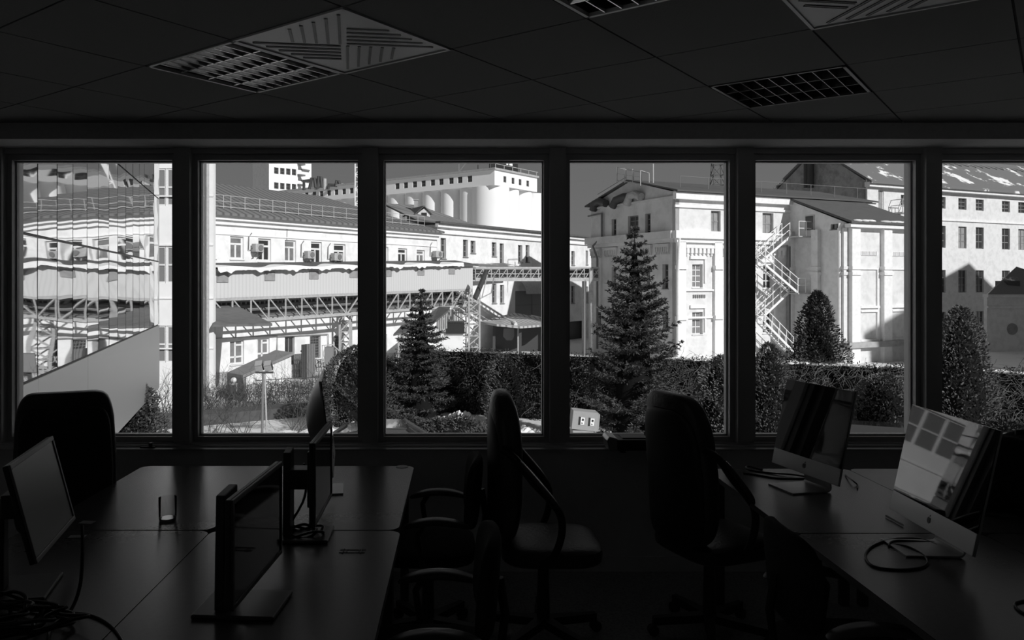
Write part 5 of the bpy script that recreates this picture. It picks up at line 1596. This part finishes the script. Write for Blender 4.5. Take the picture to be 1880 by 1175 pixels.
def bushy(px, Y, z0, z1, R, label, seed, name='thuja_shrub', n_=9000, mt=None, shape='cone', lump=.18, cat='shrub', bl=.1, group=None, Ry=None, updir=.7):
    random.seed(seed)
    x = P(px, 0, Y).x; H_ = z1-z0; Ry = Ry or R
    t = thing(name, label, cat, (x, Y, z0), 0, group)
    def prof(u):
        if shape == 'cone': return (.25+.75*min(1, u*5))*(1-u)**.62
        if shape == 'column': return (.5+.5*min(1, u*4))*(1-u**3.2)**.6
        return max(0, 1-(2*u-1)**2)**.5 if shape == 'ball' else max(0, 1-u*u)**.5
    m = MB(True); vs = []; fs = []
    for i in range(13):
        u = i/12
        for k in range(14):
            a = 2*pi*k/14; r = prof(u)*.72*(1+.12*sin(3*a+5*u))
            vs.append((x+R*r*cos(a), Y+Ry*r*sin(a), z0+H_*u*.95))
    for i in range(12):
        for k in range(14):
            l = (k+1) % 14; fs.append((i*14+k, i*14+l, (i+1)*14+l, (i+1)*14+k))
    m.add(vs, fs); m.build('shade_core', M_inner, t)  # solid core coloured near-black for the shade within the shrub
    m = MB()
    p1, p2, p3 = [random.uniform(0, 6) for _ in range(3)]
    for k in range(n_):
        u = random.random()**1.15; a = random.uniform(0, 2*pi)
        r = prof(u)*(1+lump*(sin(3*a+p1+9*u)*sin(7*u+p2)+.6*sin(6*a+17*u+p3)))*random.uniform(.72, 1.05)
        c = Vector((x+R*r*cos(a), Y+Ry*r*sin(a), z0+H_*u))
        blades(m, c, Vector((cos(a), sin(a), updir))+rv()*.5, random.uniform(.6, 1.3)*bl, bl*.42)
    m.build('foliage', mt or M_thuja, t)
    return t
bushy(1500, 27.5, GZ, EYE-.35, 1.15, 'broad conifer rising above the snow-capped wall in front of the lean-to', 5, 'juniper_tree', 12000, M_juniper, 'cone', .5, 'tree', .12)
bushy(1411, 23.6, GZ, EYE-1.85, .62, 'slim pale thuja at the left edge of the fifth window', 6, n_=7000, shape='column')
bushy(1762, 20.6, GZ, EYE-.65, .78, 'tall thuja column at the left edge of the sixth window', 7, n_=9000, shape='column')
bushy(922, 27.2, GZ, EYE-2.5, .62, 'thuja in front of the dark creeper wall, behind the side-on chair', 9, n_=6500, shape='column')
bushy(655, 27.0, GZ, EYE-2.2, 1.15, 'dense rounded evergreen behind the edge-on computer', 10, n_=11000, mt=M_juniper, shape='column', lump=.3, name='evergreen_bush')
bushy(712, 31.5, GZ, EYE-3.0, 1.0, 'dark evergreen bush at the left of the small spruce', 22, n_=5000, mt=M_juniper, shape='ball', lump=.3, name='evergreen_bush')
bushy(250, 21.5, GZ, EYE-2.75, .80, 'leafy shrub growing under the overhang of the mirrored wing', 12, n_=7000, mt=M_juniper, shape='dome', name='evergreen_bush')
bushy(1850, 19.8, GZ, EYE-3.5, 1.0, 'dark low bush by the wall at the right picture edge', 13, n_=5000, mt=M_ivy, shape='dome', name='evergreen_bush')
bushy(1830, 17.6, GZ-.3, GZ+.75, 1.4, 'straggly dry bush on the snow at the lower right of the sixth window', 14, n_=2500, mt=M_twig, shape='dome', name='dry_bush', Ry=1.0)
bushy(1330, 24.6, GZ, EYE-2.3, 1.1, 'tangled pale creeper bush right of the large spruce', 15, n_=9000, mt=M_twig, shape='dome', name='dry_bush', lump=.3)
bushy(1620, 23.0, GZ, EYE-2.7, 1.3, 'pale tangled creeper hanging before the wall right of the broad conifer', 19, n_=9000, mt=M_twig, shape='dome', name='dry_bush', lump=.3, Ry=.6)
for i, (px, Y, r, h_) in enumerate(((745, 25.4, .75, .8), (800, 25, .7, .75), (845, 24.4, .95, .95), (880, 23.6, .75, .7), (705, 26, .7, .9))):
    bushy(px, Y, GZ, GZ+h_, r, ['low spreading juniper left of the middle of the third window', 'low spreading juniper between two snow heaps', 'widest spreading juniper at the foot of the third window', 'low spreading juniper touching the side-on chair', 'low dark juniper beside the parked car', 'low juniper beneath the large spruce'][i], 40+i, 'spreading_juniper', 3200, M_juniper, 'dome', .35, 'shrub', .10, 'low junipers along the car park', updir=.4)
# bare twiggy hedge in front of the long building
def bare_bush(px, Y, h_, sp_w, label, seed, n_=22, group=None):
    random.seed(seed); x = P(px, 0, Y).x
    t = thing('bare_shrub', label, 'shrub', (x, Y, GZ), 0, group)
    m = MB()
    def grow(p, d, L_, r, dep):
        pts = [p]
        for j in range(4):
            d = (d+rv()*.16).normalized(); pts.append(pts[-1]+d*L_/4)
        m.tube(pts, [r, r*.85, r*.7, r*.55, r*.4], 3, cap=False)
        if dep:
            for j in range(3): grow(pts[random.randint(1, 4)], (d+rv()*.55+Vector((0, 0, .2))).normalized(), L_*.6, r*.5, dep-1)
    for k in range(n_):
        a = random.uniform(0, 2*pi); grow(Vector((x+random.uniform(-.25, .25)*sp_w, Y+random.uniform(-.2, .2), GZ)), Vector((cos(a)*.55, sin(a)*.4, 1)).normalized(), h_*random.uniform(.5, .9), .016, 2)
    m.build('twigs', M_twigd, t)
    return t
M_twigd = mat('dark_twigs', .07, .9)
for i, px in enumerate((300, 385, 425, 460, 500, 540, 580, 615)):
    bare_bush(px, 30.5+.35*(i % 3)+i*.15, 1.5, 1.4, 'bare twiggy shrub in the hedge row, %s' % ['left of the first dark mullion', 'at the left edge of the second window', 'below the left globe lamp', 'just left of the floodlight pole', 'just right of the floodlight pole', 'below the slatted screen', 'below the entrance steps', 'nearest the dense evergreen'][i], 60+i, 20, 'bare shrubs of the hedge row')
for i, px in enumerate((395, 440, 545, 590)):
    bare_bush(px, 26.0+.4*(i % 2), 1.5, 1.2, 'leggy bare shrub on the snow bank, %s' % ['leftmost in the second window', 'left of the pole foot', 'right of the pole foot', 'beside the parked car'][i], 80+i, 9, 'leggy shrubs on the snow bank')
# low dark kerb and clipped hedge strip
a_, b_ = G(280, 785, GZ), G(600, 757, GZ)
struct(MB().bar(a_+Vector((0, 0, .18)), b_+Vector((0, 0, .18)), 1.1, .42), 'kerb_strip', mat('wet_kerb', .07, .8, noise=.3, nscale=4))
random.seed(77)
t = thing('clipped_hedge', 'long low leafless hedge strip behind the kerb', 'hedge', (a_+b_)/2+Vector((0, .8, 0)))
m = MB()
for k in range(7000):
    p = a_.lerp(b_, random.random())+Vector((0, random.uniform(2.0, 3.2), random.random()**.8*.95)); blades(m, p, rv()+Vector((0, 0, .8)), random.uniform(.1, .3), .014)
h_ = m.build('hedge_twigs', M_twigd, t); h_['kind'] = 'stuff'
# yard fence
t = thing('iron_fence', 'low iron fence with curled tops behind the bare shrubs', 'fence', G(540, 735, GZ))
fa_, fb_ = G(470, 735, GZ), G(650, 722, GZ)
m = MB()
for z_ in (.15, .85): m.bar(fa_+Vector((0, 0, z_)), fb_+Vector((0, 0, z_)), .03)
for k in range(17): p = fa_.lerp(fb_, k/16); m.bar(p, p+Vector((0, 0, .95)), .02)
m.build('fence_bars', M_darksteel, t)
for k in range(5):
    p = fa_.lerp(fb_, (k+.5)/5)+Vector((0, 0, .5)); MB(True).tube([p+Vector((.24*cos(q*pi/8), 0, .30*sin(q*pi/8))) for q in range(16)], .018, 6, closed=True).build('fence_scroll', M_darksteel, t)

# floodlight pole
Yp = 22; xp = P(484, 0, Yp).x
t = thing('floodlight_pole', 'dark pole with two tilted floodlights in the second window', 'floodlight', (xp, Yp, GZ))
zl = P(0, 684, Yp).z
MB(True).tube([(xp-.06, Yp, GZ), (xp-.01, Yp, zl)], .035, 8).build('pole', M_midsteel, t)
MB(True).tube([(xp+.09, Yp+.1, GZ), (xp+.03, Yp, zl)], .025, 8).build('pole_stay', M_metalgrey, t)
MB().box(xp-.22, xp+.26, Yp-.04, Yp+.04, zl-.02, zl+.03).build('crossbar', M_darksteel, t)
for k, dx in enumerate((-.12, .13)):
    T = Matrix.Translation((xp+dx, Yp, zl+.16)) @ Matrix.Rotation(radians(-8), 4, 'Y') @ Matrix.Rotation(radians(35), 4, 'X')
    h_ = MB().box(-.115, .115, -.06, .06, -.10, .10, T).build('lamp_housing', M_darksteel, t, bevel=.01)
    MB().box(-.105, .105, -.0, .13, .10, .112, T).build('visor', M_darksteel, h_)
    MB().box(-.10, .10, -.085, -.06, -.085, .09, T).build('lamp_glass', M_metalgrey, h_)
    MB().box(-.10, .10, -.085, .13, .112, .118, T).build('top_plate', mat('floodlight_plate', .3, .3), h_)
# globe lamps
for (px, py, Y, r, lb) in ((429, 698, 32.5, .12, 'white globe lamp on twin posts left of the floodlight'), (607.5, 682, 33.5, .10, 'white globe lamp on twin posts below the electrical cabinet')):
    p = P(px, py, Y); t = thing('globe_lamp', lb, 'lamp', (p.x, Y, GZ), 0, 'garden globe lamps')
    MB(True).ell(p, (r, r, r), 1, 20, 14).build('globe', M_globe, t)
    for dx in (-.12, .12): MB(True).tube([(p.x+dx, Y, GZ), (p.x+dx, Y, p.z-r-.05)], .022, 8).build('post', M_metalgrey, t)
    MB().box(p.x-.15, p.x+.15, Y-.05, Y+.05, p.z-r-.07, p.z-r).build('lamp_holder', M_metalgrey, t)

# snow heaps
for i, (px, py, w_, h_, lb) in enumerate(((640, 800, 1.6, .32, 'snow heap behind the first parked car'), (775, 800, 1.0, .22, 'snow heap at the foot of the leftmost spreading juniper'), (815, 803, 1.1, .25, 'snow heap in the middle of the third window'), (690, 800, .9, .25, 'small snow heap beside the car roof'), (985, 808, 1.5, .33, 'tall snow heap right of the side-on chair'), (560, 806, 1.3, .2, 'snow heap at the foot of the leggy shrubs'), (835, 782, .7, .4, 'snow lying among the spreading junipers'))):
    random.seed(90+i); p = G(px, py, GZ)
    def fn(q, s=i): return (q[0]*(1+.2*sin(q[1]*6+s)), q[1], max(0, q[2])*(1+.30*sin(q[0]*5+s)+.22*sin(q[0]*13+q[1]*9)+.12*sin(q[0]*27-q[1]*19)))
    m = MB(True).ell(p, (w_, .8, h_), 1, 56, 30, fn)
    tag(m.build('snow_heap', M_snow), lb, 'snow heap')

# cardboard-like twin cabinet outside the fourth window
Yb = 21.2
t = thing('carton_stack', 'two pale cartons with slots and labels stacked outside the fourth window', 'boxes', (P(1075, 0, Yb).x, Yb, GZ))
sc = Yb/F
T = Matrix.Translation(P(1074, 773, Yb)) @ Matrix.Rotation(radians(6), 4, 'Y')
wb, hb = 23*sc, 17*sc
b1 = MB().box(-wb, wb, 0, .5, -hb, hb, T).build('upper_carton', M_card, t)
MB().box(wb, wb+4*sc, .03, .45, -hb, hb-.04, T).build('carton_side', M_paper, b1)
for x_ in (-10, 8): MB().box((x_-1.6)*sc, (x_+1.6)*sc, -.01, .02, -8*sc, 7*sc, T).build('hand_slot', M_black, b1)
for x_ in (-4.5, 13.5):
    lb_ = MB().box((x_-3.5)*sc, (x_+3.5)*sc, -.012, .0, -7*sc, 6*sc, T).build('paper_label', M_white, b1)
    MB().box((x_-1.5)*sc, (x_+2)*sc, -.016, -.012, 0*sc, 4*sc, T).build('label_print', M_black, lb_)
    MB().box((x_-2.5)*sc, (x_+1)*sc, -.016, -.012, -5*sc, -3.6*sc, T).build('label_print', M_black, lb_)
m = MB(); q = P(1071, 790, Yb); m.box(q.x-19*sc, q.x+19*sc, Yb+.02, Yb+.5, GZ+.5, q.z-.01)
b2 = m.build('lower_carton', M_card, t)
m = MB(); m.box(q.x-.6, q.x+.6, Yb, Yb+.6, GZ, GZ+.5); m.build('pallet', M_midsteel, t)

# parked cars
def car(px, Y, rz, label, zoff=0):
    x = P(px, 0, Y).x
    t = thing('car', label, 'car', (x, Y, GZ), rz, 'cars parked below the windows')
    def sec(pts, y0, y1, ins):  # body by cross sections along y
        m = MB(True); vs = []; fs = []; n_ = len(pts); N_ = 9
        for j in range(N_):
            v = -1+2*j/(N_-1); y = y0+(y1-y0)*(j/(N_-1)); sq = 1-ins*abs(v)**5
            for (a, b) in pts: vs.append((a*sq, y, b-(.06*abs(v)**4 if b > .5 else 0)))
        for j in range(N_-1):
            for k in range(n_): l = (k+1) % n_; fs.append((j*n_+k, j*n_+l, (j+1)*n_+l, (j+1)*n_+k))
        fs += [tuple(range(n_)), tuple(range((N_-1)*n_, N_*n_))[::-1]]
        m.add(vs, fs); return m
    lo_ = [(-2.15, .3), (-2.2, .55), (-2.1, .78), (-1.2, .93), (1.25, .93), (1.95, .85), (2.15, .65), (2.15, .3)]
    sec(lo_, -.88, .88, .03).build('body', M_car, t, local=True)
    hi_ = [(-1.35, .90), (-.65, 1.38), (-.1, 1.45), (.75, 1.42), (1.55, .92)]
    m = MB(True); vs = []; fs = []
    for y, k_ in ((-.80, 0), (-.66, 1), (.66, 1), (.80, 0)):
        pass
    yy = [(-.84, -.62), (.84, .62)]
    vs = []
    for sgn in (-1, 1):
        for (a, b) in hi_: w_ = .84 if b < 1 else .62; vs.append((a, sgn*w_, b))
    n_ = len(hi_); fs = [tuple(range(n_)), tuple(range(n_, 2*n_))[::-1]]+[(k, k+1, n_+k+1, n_+k) for k in range(n_-1)]
    MB(False).add(vs, fs).build('cabin_glass', M_carglass, t, local=True)
    rf = [(-.72, 1.37), (-.1, 1.465), (.80, 1.435)]; vs = []
    for sgn in (-1, 1):
        for (a, b) in rf: vs.append((a, sgn*.64, b)); vs.append((a, sgn*.64, b-.03))
    fs = [(0, 2, 8, 6), (2, 4, 10, 8), (1, 7, 9, 3), (3, 9, 11, 5), (0, 1, 3, 2), (2, 3, 5, 4), (6, 8, 9, 7), (8, 10, 11, 9), (0, 6, 7, 1), (4, 5, 11, 10)]
    MB().add(vs, fs).build('roof', M_car, t, local=True)
    for sgn in (-1, 1):
        m = MB(); m.bar((-1.35, sgn*.85, .92), (-.68, sgn*.64, 1.39), .06); m.bar((1.5, sgn*.85, .92), (.78, sgn*.64, 1.43), .08); m.bar((.1, sgn*.86, .92), (.1, sgn*.65, 1.44), .07); m.build('window_pillars', M_car, t, local=True)
        for ax in (-1.35, 1.35):
            wl = MB(True).tube([(ax, sgn*.72, .31), (ax, sgn*.90, .31)], .31, 20).build('wheel', M_black, t, local=True)
            MB(True).tube([(ax, sgn*.89, .31), (ax, sgn*.91, .31)], .18, 16).build('hub_cap', M_alu, wl, local=True)
        MB(True).ell((-.85, sgn*.97, .98), (.07, .11, .07), .7, 14, 8).build('wing_mirror', M_car, t, local=True)
        MB(True).ell((-2.1, sgn*.62, .68), (.08, .17, .07), .7, 14, 8).build('headlamp', M_alu, t, local=True)
        MB(True).ell((2.1, sgn*.66, .75), (.06, .15, .07), .7, 14, 8).build('tail_lamp', M_midsteel, t, local=True)
    return t
car(690, 20.3, radians(8), 'dark parked car whose roof shows across the second mullion')
car(1606, 20.0, radians(65), 'dark parked car with pale roof glare at the foot of the fifth window')
car(1772, 19.8, radians(65), 'dark car parked at the foot of the sixth window, behind the bright computer')
